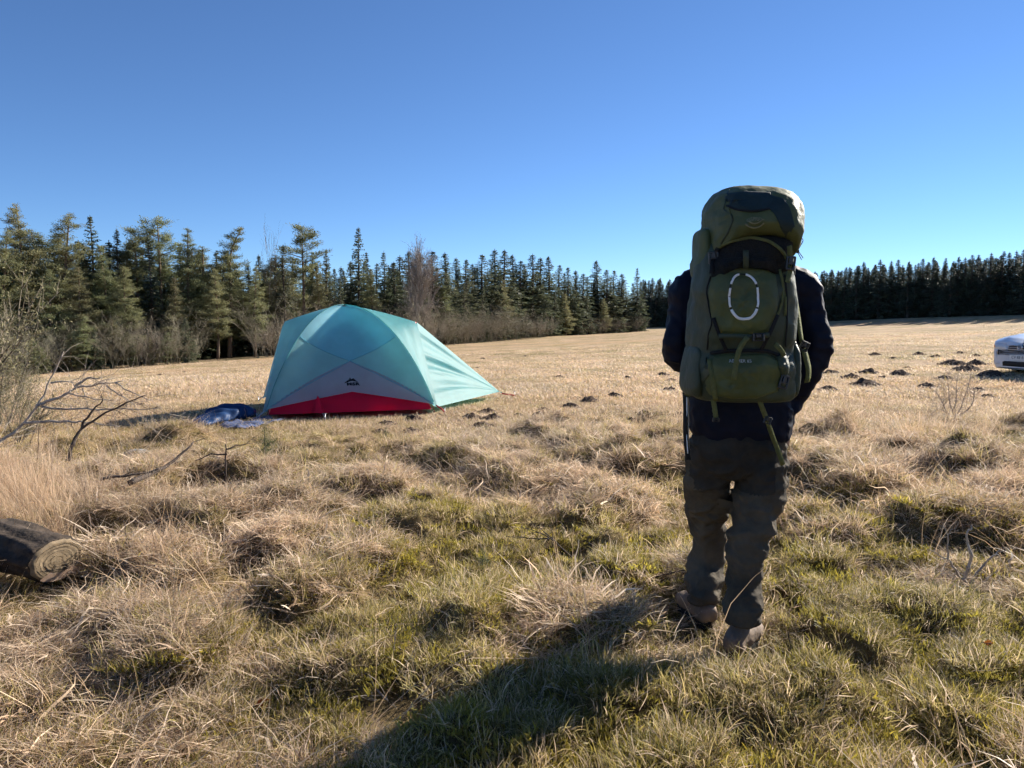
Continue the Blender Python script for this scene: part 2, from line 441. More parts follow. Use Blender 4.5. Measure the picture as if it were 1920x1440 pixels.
def bare_tree(seed, Ht, spread, stems, levels, r0, twigs):
    r = np.random.default_rng(seed); G = Geo(); T2 = Geo()
    def grow(p, d, L, rad, lv):
        m = 5; pts = [p]; dd = d.copy()
        for s in range(m - 1):
            dd = dd + r.normal(0, .13, 3) + np.array([0, 0, .05]); dd /= np.linalg.norm(dd)
            pts.append(pts[-1] + dd * L / (m - 1))
        (G if lv == 0 else T2).tube(np.array(pts), np.linspace(rad, rad * .45, m), 5 if lv == 0 else 3, cap=False, col=np.full(3, .8 + .4 * r.random()))
        if lv >= levels: return
        for k in range(twigs[lv]):
            t_ = .2 + .8 * r.random(); i = min(m - 2, int(t_ * (m - 1)))
            q = r.normal(0, 1, 3); q -= q.dot(dd) * dd; q /= np.linalg.norm(q)
            nd = dd * .8 + q * ((.45 if stems > 1 else .36) + .3 * r.random()) + np.array([0, 0, .15]); nd /= np.linalg.norm(nd)
            grow(pts[i] + (pts[i + 1] - pts[i]) * (t_ * (m - 1) - i), nd, L * (.34 + .25 * r.random()) * (1 - .35 * t_ + .2), rad * .5, lv + 1)
    for k in range(stems):
        a = r.random() * 6.28; q = spread * math.sqrt(r.random())
        d = np.array([math.cos(a) * .28 * (stems > 1), math.sin(a) * .28 * (stems > 1), 1.0]) + r.normal(0, .08, 3); d /= np.linalg.norm(d)
        grow(np.array([q * math.cos(a), q * math.sin(a), -.03]), d, Ht * (.6 + .4 * r.random()) if stems > 1 else Ht, r0 * (.7 + .5 * r.random()), 0)
    return G, T2

def make_tree(name, parts, base_z=0.0):
    root = bpy.data.objects.new(name, None); root['category'] = 'tree'
    for pn, G, m in parts:
        o = G.build(pn, m, parent=root, smooth=(pn != 'crown'), link=False)
    return root

PROTO = {}
def proto(key, name, height, parts):
    PROTO[key] = (make_tree(name, parts), height)
for k in range(5):
    T, C = spruce(20 + k, 10.0, (2.0, 1.75, 2.2, 1.85, 1.6)[k], None, skirt=.04 if k != 1 else .10, dens=1.0)
    proto('spruce%d' % k, 'spruce_tree', 10.0, [('trunk', T, BARK_SPRUCE), ('crown', C, NEEDLE_SPRUCE)])
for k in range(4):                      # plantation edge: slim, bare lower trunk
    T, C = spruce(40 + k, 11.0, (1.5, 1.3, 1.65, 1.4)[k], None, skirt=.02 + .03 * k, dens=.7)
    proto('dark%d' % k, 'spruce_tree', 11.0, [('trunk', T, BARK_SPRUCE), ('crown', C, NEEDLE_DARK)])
for k in range(6):
    T, C = pine(60 + k, 10.0, (2.3, 2.0, 2.4, 2.1, 1.9, 2.3)[k], bare=(.06, .15, .04, .20, .12, .02)[k], clumps=(600, 520, 640, 500, 520, 620)[k], spiky=(.75, .85, .7, .8, .95, .85)[k])
    proto('pine%d' % k, 'pine_tree', 10.0, [('trunk', T, BARK_PINE), ('crown', C, NEEDLE_PINE)])
T, C = pine(81, 10.0, 1.9, bare=.14, clumps=540, bend=.55, spiky=.7)
proto('pine_bent', 'pine_tree', 10.0, [('trunk', T, BARK_PINE), ('crown', C, NEEDLE_PINE)])
T, C = pine(82, 10.0, 1.5, bare=.55, flat=True, clumps=150)
proto('pine_thin', 'pine_tree', 10.0, [('trunk', T, BARK_PINE), ('crown', C, NEEDLE_PINE)])
G, T2 = bare_tree(91, 7.0, 0, 1, 3, .07, [44, 11, 7])
proto('birch', 'birch_tree', 7.6, [('trunk', G, BARK_PALE), ('crown', T2, BIRCH_TWIG)])
G, T2 = bare_tree(93, 7.0, 0, 1, 2, .05, [18, 5, 0])
proto('birch_slim', 'birch_tree', 7.6, [('trunk', G, BARK_PALE), ('crown', T2, TWIG)])
for k in range(4):
    G, T2 = bare_tree(95 + k, 2.6, 1.0, 9, 2, .011, [9, 6, 0])
    proto('bush%d' % k, 'bare_shrub', 2.6, [('stems', G, TWIG), ('twigs', T2, TWIG)])
    PROTO['bush%d' % k][0]['category'] = 'shrub'

def plant(key, x, y, height, label, group=None, rz=None, widen=1.0):
    src, h0 = PROTO[key]
    s = height / h0
    return copy_thing(src, (x, y, h1(x, y) - .03), random.random() * 6.28 if rz is None else rz, (s * widen, s * widen, s), label, group)

LINE = [(-260, 38), (0, 43), (100, 45), (300, 49), (500, 54), (700, 66), (850, 82), (1000, 100), (1210, 128)]
FAR = [(1190, 205), (1300, 190), (1500, 166), (1920, 132), (2200, 115)]
def line_depth(px, tab):
    return float(np.interp(px, [a for a, b in tab], [b for a, b in tab]))
def spot(px, tab, back=0.0):
    Y = line_depth(px, tab) + back
    X = (px - 960) / (F_PX * CP) * Y * CP * 1.0
    return X, Y
def tall_to(px, top, X, Y):           # height that brings the tip to photograph row `top`
    return at(px, top, Y)[2] - h1(X, Y)

EDGE = [  # px, top row, kind, back, label
 (-60, 440, 'pine0', 0, 'olive pine cut off by the picture edge at far left'),
 (8, 432, 'pine2', 0, 'olive pine at far left with its crown down to the bushes'),
 (52, 386, 'pine0', 1, 'tall broad pine, first high top from the picture edge'),
 (118, 402, 'pine2', 1, 'tall pine with dense olive crown, second high top from the edge'),
 (180, 402, 'spruce0', 3, 'pointed spruce rising between the two high pines and the slim tops'),
 (228, 428, 'spruce4', 3, 'slim spruce tip right of the pointed spruce'),
 (258, 434, 'pine_thin', 3, 'thin open-topped pine beside the dark green spruce'),
 (287, 440, 'dark0', 2, 'nearly black spruce top among the olive pines'),
 (313, 420, 'pine_thin', 3, 'high pine with a small open crown above the black spruce'),
 (360, 428, 'pine4', 1, 'pointed pine left of the pine with the bent top'),
 (432, 424, 'pine_bent', 1, 'pine whose wind-bent top hangs over to one side'),
 (478, 500, 'pine1', 0, 'rounded pine nearest the tent corner, trunks visible below'),
 (408, 505, 'pine3', -1, 'low pine with pale bare trunk standing at the field edge'),
 (330, 520, 'pine5', -1, 'short bushy pine in front of the high pines'),
 (240, 500, 'pine2', -1, 'broad low olive pine behind the bare thicket'),
 (160, 500, 'pine5', -1, 'bushy olive pine low behind the bare thicket'),
 (90, 505, 'pine3', -1, 'low pine left of the bushy one behind the thicket'),
 (205, 462, 'pine1', 1, 'middling pine filling the gap under the slim spruce tip'),
 (500, 462, 'birch_slim', 2, 'thin leafless treetop left of the tall group behind the tent'),
 (536, 458, 'spruce3', 0, 'dense spruce left of the tent peak'),
 (568, 428, 'pine_thin', 1, 'half bare pine with a sparse high top left of the tent peak'),
 (600, 500, 'pine1', 0, 'low pine just above the tent roof'),
 (640, 520, 'spruce2', -2, 'small bright green spruce directly above the tent peak'),
 (615, 466, 'spruce1', 2, 'narrow spruce between the sparse pine and the highest spruce'),
 (675, 424, 'spruce1', 2, 'highest pointed spruce standing above the tent'),
 (700, 505, 'pine5', 0, 'rounded pine below the highest spruce'),
 (722, 470, 'spruce3', 1, 'dark spruce right of the highest spruce'),
 (777, 508, 'birch', -6, 'pinkish bare birch with pale trunk right of the tent peak'),
 (1193, 502, 'spruce2', -4, 'sunlit conical spruce standing at the corner of the wood'),
]
for px, top, kind, back, label in EDGE:
    X, Y = spot(px, LINE, back)
    plant(kind, X, Y, tall_to(px, top, X, Y), label, widen=1.1 if kind.startswith('pine') and 'thin' not in kind else .85 if kind == 'birch' else .45 if kind == 'birch_slim' else 1.05)
SPRUCES = ['spruce0', 'spruce3', 'spruce1', 'spruce4', 'spruce2']
ROW = [(752, 478), (768, 470), (790, 474), (812, 470), (835, 472), (857, 482), (875, 486), (905, 476), (928, 466), (946, 467), (961, 477), (976, 488), (998, 475), (1012, 482),
       (1028, 480), (1048, 496), (1064, 500), (1078, 506), (1092, 512), (1117, 488), (1136, 505), (1150, 506), (1164, 512), (740, 490), (820, 500), (890, 500), (985, 505)]
for k, (px, top) in enumerate(sorted(ROW)):
    X, Y = spot(px, LINE, [0, 3, 1, 4][k % 4])
    plant(SPRUCES[k % 5], X, Y, tall_to(px, top, X, Y), 'dark green spruce, %s in the long row counted rightwards from the bare birch' % ORD[k], 'spruces of the middle row', widen=random.uniform(1.7, 2.2))
for k, (px, top) in enumerate(sorted([(800, 540), (870, 530), (940, 525), (1040, 545), (1078, 560), (1100, 555), (1130, 560), (1160, 570), (1060, 550), (960, 545), (905, 540), (835, 535)])):
    X, Y = spot(px, LINE, -3)
    plant(['spruce2', 'pine5', 'spruce0'][k % 3], X, Y, tall_to(px, top, X, Y), 'low young conifer before the long spruce row, %s counted rightwards from the birch' % ORD[k], 'young conifers before the middle row', widen=1.3)
for k, px in enumerate([-120, -20, 30, 75, 100, 140, 165, 210, 240, 275, 300, 340, 385, 410, 455, 490, 520, 550, 585, 630, 655, 690, 735]):
    X, Y = spot(px, LINE, 5 + 2 * (k % 3))
    plant(['pine1', 'dark1', 'pine4', 'spruce1'][k % 4], X, Y, tall_to(px, 470 + 25 * (k % 3) + 8 * random.random(), X, Y), 'shaded conifer deeper in the wood seen between the edge pines on the left',
          'conifers deeper in the left wood', widen=1.25)
for k in range(46):
    px = -140 + k * 29 + random.uniform(-8, 8)
    X, Y = spot(px, LINE, 11 + 5 * (k % 3))
    plant(['dark0', 'dark2', 'spruce3', 'dark1'][k % 4], X, Y, tall_to(px, float(np.interp(px, [0, 500, 700, 1200], [500, 510, 505, 530])), X, Y), 'dark spruce at the back of the long wood, seen only through gaps in front',
          'spruces at the back of the long wood', widen=1.5)
# far plantation, seen against the light
tops = [(1500, 512), (1530, 508), (1560, 506), (1590, 503), (1613, 490), (1644, 486), (1661, 488), (1677, 486), (1702, 489), (1723, 484), (1743, 481), (1767, 483), (1784, 480), (1800, 482),
        (1820, 477), (1846, 473), (1871, 470), (1882, 472), (1897, 469), (1912, 467), (1945, 462), (1990, 458), (2040, 452), (2100, 448)]
ty = lambda px: float(np.interp(px, [1190, 1250, 1500, 1620, 1700, 1920, 2100], [522, 521, 514, 497, 494, 476, 458]))
px = 1208.0; k = 0
while px < 2080:
    if True:
        near = [t_ for t_ in tops if abs(t_[0] - px) < 7]
        X, Y = spot(px, FAR, 3 * random.random())
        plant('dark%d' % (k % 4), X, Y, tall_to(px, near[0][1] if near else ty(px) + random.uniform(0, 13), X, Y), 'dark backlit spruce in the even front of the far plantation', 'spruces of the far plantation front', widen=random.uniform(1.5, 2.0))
    px += random.uniform(9, 14); k += 1
for row in range(3):
    px = 1200.0 + 4 * row
    while px < 2060:
        if row == 0 or not (1308 < px < 1478):
            X, Y = spot(px, FAR, 6 + 5 * row)
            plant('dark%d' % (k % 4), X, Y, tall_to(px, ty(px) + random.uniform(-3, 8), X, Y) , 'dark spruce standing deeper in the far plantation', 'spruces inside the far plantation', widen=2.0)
        px += random.uniform(13, 19); k += 1

# second rank of the long wood: fills the skyline behind the edge trees
SKY = [(-150, 450), (0, 445), (60, 430), (120, 430), (200, 440), (300, 450), (400, 455), (480, 480), (540, 470), (610, 478), (680, 470), (740, 486), (800, 482), (900, 486), (950, 478), (1030, 494), (1090, 516), (1120, 504), (1170, 520), (1200, 530)]
for k in range(62):
    px = -130 + k * 21.5 + random.uniform(-7, 7)
    X, Y = spot(px, LINE, 3.5 + 3 * (k % 2))
    top = float(np.interp(px, [a for a, b in SKY], [b for a, b in SKY])) + random.uniform(4, 26)
    kd = ['pine0', 'spruce0', 'pine4', 'pine1', 'spruce3', 'pine2'][k % 6] if px < 560 else SPRUCES[k % 5]
    plant(kd, X, Y, tall_to(px, top, X, Y), 'conifer of the second rank filling the skyline behind the edge trees', 'second rank of the long wood', widen=1.55)
for k in range(12):
    px = 55 + k * 26 + random.uniform(-8, 8)
    X, Y = spot(px, LINE, -4.6 + random.uniform(-.6, .8))
    plant(['pine5', 'pine2', 'spruce2'][k % 3], X, Y, random.uniform(1.4, 3.0), 'young conifer growing in the left thicket, %s counted rightwards' % ORD[k], 'young conifers in the left thicket', widen=1.5)
# leafless thicket along the wood
for k in range(22):
    px = 40 + k * 14.5 + random.uniform(-6, 6)
    X, Y = spot(px, LINE, -3.5 - 1.5 * random.random())
    plant('bush%d' % (k % 4), X, Y, random.choice((1.3, 1.9, 2.5, 3.2)), 'leafless grey brown shrub of the thicket below the left pines', 'shrubs of the left thicket', widen=1.25)
for k in range(9):
    px = 505 + k * 10 + random.uniform(-4, 4)
    X, Y = spot(px, LINE, -3 - 1.5 * random.random())
    plant('bush%d' % (k % 4), X, Y, random.uniform(2.0, 3.6), 'leafless shrub behind the left end of the tent, %s counted rightwards' % ORD[k], 'shrubs behind the tent', widen=1.2)
for k in range(34):
    px = 745 + k * 8.3 + random.uniform(-4, 4)
    X, Y = spot(px, LINE, -5 - 4 * random.random())
    plant('bush%d' % (k % 4), X, Y, random.uniform(2.4, 3.9) * (1 if px < 960 else .8), 'leafless shrub of the pale brown thicket right of the tent', 'shrubs of the thicket right of the tent', widen=1.35)
for k in range(8):
    px = 1095 + k * 14
    X, Y = spot(px, LINE, -5)
    plant('bush%d' % (k % 4), X, Y, random.uniform(1.6, 3.0), 'small leafless shrub below the spruces near the wood corner, %s counted rightwards' % ORD[k], 'shrubs near the wood corner', widen=1.3)
# ------------------------------------------------------------------ tent
def fabric(name, c, trans, rough=.55, c2=None, spec=.35):
    return mat(name, c, rough, var=.05, nscale=2.5, color2=c2, trans=trans, spec=spec, bump=.12, bscale=14)
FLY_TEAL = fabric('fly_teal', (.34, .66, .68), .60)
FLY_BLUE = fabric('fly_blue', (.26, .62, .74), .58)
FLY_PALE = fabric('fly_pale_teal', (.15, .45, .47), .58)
FLY_GREY = fabric('fly_grey', (.44, .47, .55), .55)
TUB_RED = fabric('tub_red', (.95, .02, .10), .65)
RED_WEB = mat('red_webbing', (.62, .03, .05), .7)
INK = mat('black_print', (.008, .008, .014), .6, var=0)
POLE = mat('tent_pole', (.35, .05, .05), .35, metal=.6)
STAKE = mat('tent_stake', (.7, .7, .7), .35, metal=.8)
CORD = mat('pale_cord', (.65, .62, .56), .8)

TA = on_ground(497, 787)[:2]; TB = np.array([at(818, 765, 10.6)[0], 10.6])
TU = (TB - TA); TL = np.linalg.norm(TU); TU /= TL; TV = np.array([-TU[1], TU[0]]); TW = 2.1
ORG = np.array([*TA, h1(*TA)])
HB = h1(*TB) - ORG[2]
def tp(u, v, z):          # tent coordinates -> world (the floor follows the slope a little)
    u, v, z = np.broadcast_arrays(np.asarray(u, float), np.asarray(v, float), np.asarray(z, float))
    w = TA[0] + TU[0] * u + TV[0] * v, TA[1] + TU[1] * u + TV[1] * v
    return np.stack([w[0], w[1], ORG[2] + 0.02 + z + HB * np.clip(u / TL, -.5, 1.5)], -1)
APZ = 1.50
def pole(cu, cv, s):      # s 0 at the corner .. 1 at the crown
    s = np.asarray(s, float)
    x = 1 - (1 - s) ** 1.0
    z = APZ * (1 - (1 - x) ** 2.0) ** .86
    k = .5 * x
    return (cu + (TL / 2 - cu) * 2 * k, cv + (TW / 2 - cv) * 2 * k, z)
BROW_R, BROW_L, BROW_Z = 1.08, 0.86, 1.25
def brow(s, sgn):         # 0 at the crown .. 1 at the brow end
    s = np.asarray(s, float)
    L = BROW_R if sgn > 0 else BROW_L
    return (TL / 2 + sgn * L * s, TW / 2 + 0 * s, APZ - (APZ - BROW_Z) * s ** 1.35)

tent = empty('tent', tuple(ORG), 'teal dome tent with grey lower panel, red floor and open-field vestibule', 'tent')
def tent_part(G, name, m, smooth=True, label=None, parent=None):
    o = G.build(name, m, parent=parent or tent, origin=ORG if parent is None else ORG, smooth=smooth)
    if label: o['label'] = label
    return o

NS = 40
def face_pt(a, s, near=True):
    """end-wall surface between two poles: a 0..1 across, s 0..1 up; the cloth is pulled in a little"""
    v0 = 0 if near else TW
    A, B = pole(0, v0, s), pole(TL, v0, s)
    u = A[0] + (B[0] - A[0]) * a; v = A[1] + (B[1] - A[1]) * a; z = A[2] + (B[2] - A[2]) * a
    sag = 4 * a * (1 - a) * np.sin(np.pi * np.clip(s, 0, 1) ** 1.15) * .17
    v = v + (sag if near else -sag); z = z - sag * .55
    return u, v, z
SC_, SU = .265, .42            # crossing of the seams, and where its upper arms reach the poles
def tri_patch(G, c0, c1, c2, n=22, hem=None, near=True):
    """curved triangle in (a, s) space -> one cloth panel"""
    V, idx = [], {}
    for i in range(n + 1):
        for j in range(n + 1 - i):
            w0, w1 = i / n, j / n; w2 = 1 - w0 - w1
            a = c0[0] * w0 + c1[0] * w1 + c2[0] * w2; s = c0[1] * w0 + c1[1] * w1 + c2[1] * w2
            idx[(i, j)] = len(V); V.append((a, s))
    V = np.array(V)
    a, s = V[:, 0], V[:, 1]
    if hem is not None: s = np.maximum(s, 0) + hem(a) * (1 - np.clip(s / SC_, 0, 1))
    u, v, z = face_pt(a, s, near)
    F = []
    for i in range(n):
        for j in range(n - i):
            F.append((idx[(i, j)], idx[(i + 1, j)], idx[(i, j + 1)]))
            if j < n - i - 1: F.append((idx[(i + 1, j)], idx[(i + 1, j + 1)], idx[(i, j + 1)]))
    G.add(tp(u, v, z), np.array(F))
hem = lambda a: .022 + .064 * np.clip(1 - np.abs(2 * a - 1), 0, 1) ** 1.0
for near in (True, False):
    G = Geo(); tri_patch(G, (0, 0), (1, 0), (.5, SC_), hem=hem, near=near); low = tent_part(G, 'lower_panel', FLY_GREY, label='grey lower fly panel with black mountain print' if near else None)
    if near: near_low = low
    G = Geo(); tri_patch(G, (0, 0), (0, SU), (.5, SC_), hem=lambda a: .02 + 0 * a, near=near); tent_part(G, 'side_panel', FLY_TEAL)
    G = Geo(); tri_patch(G, (1, 0), (1, SU), (.5, SC_), hem=lambda a: .02 + 0 * a, near=near); tent_part(G, 'side_panel', FLY_TEAL)
    # crown panel: from the upper seams up to the crown
    G = Geo(); P = []
    for k in range(25):
        t_ = k / 24; row = []
        for j in range(31):
            a = j / 30
            s0 = SU - (SU - SC_) * (1 - abs(2 * a - 1)) ** 1.0
            row.append(tp(*face_pt(a, s0 + (1 - s0) * t_, near)))
        P.append(row)
    G.grid(np.array(P)); tent_part(G, 'crown_panel', FLY_BLUE)
# side walls between a pole and the brow
def side_wall(sgn, v0, name, m, n=26):
    cu = TL if sgn > 0 else 0
    G = Geo(); P = []
    for i in range(n + 1):
        s = 1 - i / n                                  # along the pole from crown to corner
        A = np.array([float(q) for q in pole(cu, v0, max(s, .02))])
        bs = min(1.0, (1 - s) / .55)
        B = np.array([float(q) for q in brow(bs, sgn)])
        if s < .45:                                    # below the brow end: straight edge down to the corner
            k = (.45 - s) / .45
            E = np.array([float(q) for q in brow(1.0, sgn)]); Cn = np.array([cu + sgn * .03, v0 + (TW / 2 - v0) * .06, .06])
            B = E + (Cn - E) * k
        row = []
        for j in range(11):
            w = j / 10
            p = A + (B - A) * w
            fold = .010 * math.sin(w * 17 + i * .45) * math.sin(math.pi * w) * (1 if s < .7 else .3)
            p = p + np.array([sgn * (-.03 * math.sin(math.pi * w) + fold), 0, 0])
            row.append(tp(*p))
        P.append(row)
    G.grid(np.array(P)); return tent_part(G, name, m)
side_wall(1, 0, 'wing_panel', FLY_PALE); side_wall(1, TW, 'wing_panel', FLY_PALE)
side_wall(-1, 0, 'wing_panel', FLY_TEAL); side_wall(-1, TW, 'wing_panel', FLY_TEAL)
# vestibule on the sunny side: ridge runs from the brow end to one peg
tipw = on_ground(941, 746)[:2] - TA
TIP = np.array([tipw @ TU, tipw @ TV, .05])
def vest(v0, name, n=34, mm=30):
    E = np.array([float(q) for q in brow(1.0, 1)]); Cn = np.array([TL + .03, v0 + (TW / 2 - v0) * .06, .06])
    G = Geo(); P = []
    r_ = np.random.default_rng(4)
    ph = r_.random(8) * 6.28
    for i in range(n + 1):
        a = i / n
        top = E + (TIP - E) * a
        bot = Cn + (TIP * np.array([1, 1, 0]) + np.array([0, 0, .09]) - Cn) * a
        if a > .97: bot = bot + (top - bot) * .3
        row = []
        for j in range(mm + 1):
            w = j / mm
            p = top + (bot - top) * w
            env = math.sin(math.pi * min(1, w * 1.02)) * (1 - a) ** .6
            q = w * (1 + .25 * a)
            fold = env * (.024 * math.sin(q * 23 + ph[0]) + .016 * math.sin(q * 41 + 1.5 * a + ph[1]) + .010 * math.sin(q * 67 + 4 * a + ph[2])) * (.35 + .65 * math.sin(math.pi * min(1, a * 1.6 + .15)))
            p = p + np.array([.25 * fold, (-1 if v0 == 0 else 1) * (fold - .05 * env), .25 * fold])
            row.append(tp(*p))
        P.append(row)
    G.grid(np.array(P)); return tent_part(G, name, FLY_PALE)
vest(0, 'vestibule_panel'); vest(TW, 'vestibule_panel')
# red bathtub floor with raised sides
G = Geo(); ins = .05; path = []
for (u0, v0, u1, v1) in ((ins, ins, TL - ins, ins), (TL - ins, ins, TL - ins, TW - ins), (TL - ins, TW - ins, ins, TW - ins), (ins, TW - ins, ins, ins)):
    for k in range(20): path.append((u0 + (u1 - u0) * k / 20, v0 + (v1 - v0) * k / 20, abs(2 * k / 20 - 1)))
path = np.array(path + path[:1])
P = np.stack([tp(path[:, 0], path[:, 1] , .03 + 0 * path[:, 2]), tp(path[:, 0] * .95 + TL * .025, path[:, 1] * .94 + TW * .03, .16 + 0 * path[:, 2]), tp(path[:, 0] * .86 + TL * .07, path[:, 1] * .83 + TW * .085, .34 - .12 * path[:, 2])])
G.grid(P); G.add(tp(np.array([ins, TL - ins, TL - ins, ins]), np.array([ins, ins, TW - ins, TW - ins]), .032), np.array([[0, 1, 2, 3]]))
tent_part(G, 'floor_tub', TUB_RED, label='red waterproof floor showing below the fly')
# inner tent under the fly
G = Geo(); rings = []
for s in np.linspace(.06, .97, 20):
    cs4 = [np.array([float(q) for q in pole(cu, cv, s)]) for cu, cv in ((0, 0), (TL, 0), (TL, TW), (0, TW))]; ring = []
    for k in range(4):
        for t_ in np.arange(8) / 8:
            p = cs4[k] + (cs4[(k + 1) % 4] - cs4[k]) * t_
            c_ = np.array([TL / 2, TW / 2, 0]); q = 1 - .17 * math.sin(math.pi * t_) * math.sin(math.pi * s)
            p = np.array([c_[0] + (p[0] - c_[0]) * .84 * q, c_[1] + (p[1] - c_[1]) * .78 * q, p[2] * .82]); ring.append(tp(*p))
    rings.append(ring)
G.loft(rings); tent_part(G, 'inner_tent', fabric('inner_tent_cloth', (.75, .77, .78), .60))
# poles under the cloth
for (cu, cv) in ((0, 0), (TL, 0), (0, TW), (TL, TW)):
    s = np.linspace(0, 1, 26); u, v, z = pole(cu, cv, s)
    G = Geo(); G.tube(tp(u + .02 * np.sign(TL / 2 - cu), v + .03 * np.sign(TW / 2 - cv), z - .014), .006, 6); tent_part(G, 'pole', POLE)
s = np.linspace(-1, 1, 31); b = [brow(abs(q) * .99, 1 if q > 0 else -1) for q in s]
G = Geo(); G.tube(tp(np.array([q[0] for q in b]), np.array([q[1] for q in b]), np.array([q[2] for q in b]) - .012), .006, 6); tent_part(G, 'ridge_pole', POLE)
# piping along the pole line that catches the sun
for cu in (0, TL):
    s = np.linspace(.03, 1, 40); u, v, z = pole(cu, 0, s)
    G = Geo(); G.tube(tp(u + (.004 if cu else -.004), v - .006, z + .006), .006, 5); tent_part(G, 'seam', FLY_PALE)
for (c0, c1) in (((0, SU), (.5, SC_)), ((1, SU), (.5, SC_)), ((0.02, .03), (.5, SC_)), ((.98, .03), (.5, SC_))):
    k = np.linspace(0, 1, 24); u, v, z = face_pt(c0[0] + (c1[0] - c0[0]) * k, c0[1] + (c1[1] - c0[1]) * k)
    G = Geo(); G.tube(tp(u, v - .004, z + .002), .0045, 5); tent_part(G, 'seam', FLY_BLUE)
# pull-out: red tab, line and peg in front
def peg(name, p, d=(0, 0, 1), L=.16):
    G = Geo(); p = np.asarray(p, float); d = np.asarray(d, float) / np.linalg.norm(d)
    G.tube(np.array([p - d * L * .6, p + d * L * .4]), .005, 6); G.tube(np.array([p + d * L * .4 + np.array([-.018, 0, 0]), p + d * L * .4 + np.array([.018, 0, 0])]), .004, 5)
    return tent_part(G, name, STAKE)
tu = .30 * TL
G = Geo(); a0, a1, top, out = tp(tu - .10, .03, .05), tp(tu + .085, .03, .05), tp(tu - .005, .055, .27), tp(tu + .035, -.20, .055)
G.add([a0, a1, top, out, tp(tu - .06, -.10, .05)], np.array([[0, 4, 2], [4, 3, 2], [3, 1, 2]])); tent_part(G, 'pull_tab', TUB_RED, smooth=False, label='bright red triangular pull-out tab on the floor')
G = Geo(); q = tp(tu + .06, -.34, 0); q[2] = h1(q[0], q[1]) + .02; G.tube(np.array([out, q]), .004, 5); tent_part(G, 'guy_line', CORD)
peg('peg', q)
for cu, cv, su in ((0, 0, -1), (TL, 0, 1), (0, TW, -1), (TL, TW, 1)):
    p0 = tp(cu, cv, .09); p1 = tp(cu + .10 * su, cv + (.10 if cv else -.10), 0); p1[2] = h1(p1[0], p1[1]) + .02
    G = Geo(); G.tube(np.array([p0, p0 * .4 + p1 * .6 + np.array([0, 0, .01]), p1]), .011, 5); tent_part(G, 'corner_strap', RED_WEB if cu else mat('grey_strap', (.5, .5, .52), .7))
    peg('peg', p1)
p0 = tp(*TIP); p1 = tp(TIP[0] + .22, TIP[1] - .02, 0); p1[2] = h1(p1[0], p1[1]) + .02
G = Geo(); G.tube(np.array([p0, p1]), .012, 5); tent_part(G, 'corner_strap', RED_WEB); peg('peg', p1)

# print on the grey panel
def text_geo(body, size, font_space=1.0, bold=0.0):
    cu = bpy.data.curves.new('lettering', 'FONT'); cu.body = body; cu.size = size; cu.align_x = 'CENTER'; cu.align_y = 'CENTER'; cu.space_character = font_space
    cu.resolution_u = 3; cu.offset = bold
    o = bpy.data.objects.new('lettering', cu); COL.objects.link(o)
    dg = bpy.context.evaluated_depsgraph_get(); me = bpy.data.meshes.new_from_object(o.evaluated_get(dg))
    V = np.array([v.co[:] for v in me.vertices]); F = [list(p.vertices) for p in me.polygons]
    bpy.data.objects.remove(o); bpy.data.curves.remove(cu); bpy.data.meshes.remove(me)
    return V, F
def add_faces(G, V, F):
    n0 = G.n
    G.add(V, np.zeros((0, 3), int))
    by = {}
    for f in F: by.setdefault(len(f), []).append(f)
    for k, fs in by.items(): G.F.append((np.array(fs) + n0, 0))
def on_face(x, y, lift=.006):
    """print coordinates (metres, origin at the logo's middle) -> on the near grey panel"""
    x, y = np.asarray(x, float), np.asarray(y, float)
    x, y = x * .62, y * .62
    s = .135 + y / 2.6; a = .5 + x / (TL * (1 - s))
    u, v, z = face_pt(a, s)
    return tp(u, v - lift, z + lift * .3)
V, F = text_geo('MSR', .105, 1.1, .006)
V[:, 0] *= 1.35
G = Geo(); add_faces(G, on_face(V[:, 0] + .03, V[:, 1] * .8 - .05), F)
o = tent_part(G, 'lettering', INK, smooth=False, parent=near_low); o.location = (0, 0, 0)
mt = np.array([[-.17, -.03], [-.055, .055], [-.028, .10], [0, .062], [.045, .085], [.11, .02], [.14, -.005], [.06, .012], [.02, .02], [-.03, .012], [-.075, -.005]])
ctr = np.array([[-.01, .035]])
fine = []
for k in range(len(mt)):
    for t_ in np.linspace(0, 1, 6)[:-1]: fine.append(mt[k] + (mt[(k + 1) % len(mt)] - mt[k]) * t_)
fine = np.array(fine); V2 = np.concatenate([ctr, fine]); n = len(fine)
G = Geo(); G.add(on_face(V2[:, 0] , V2[:, 1] ), np.array([[0, 1 + k, 1 + (k + 1) % n] for k in range(n)])); tent_part(G, 'emblem', INK, smooth=False, parent=near_low)

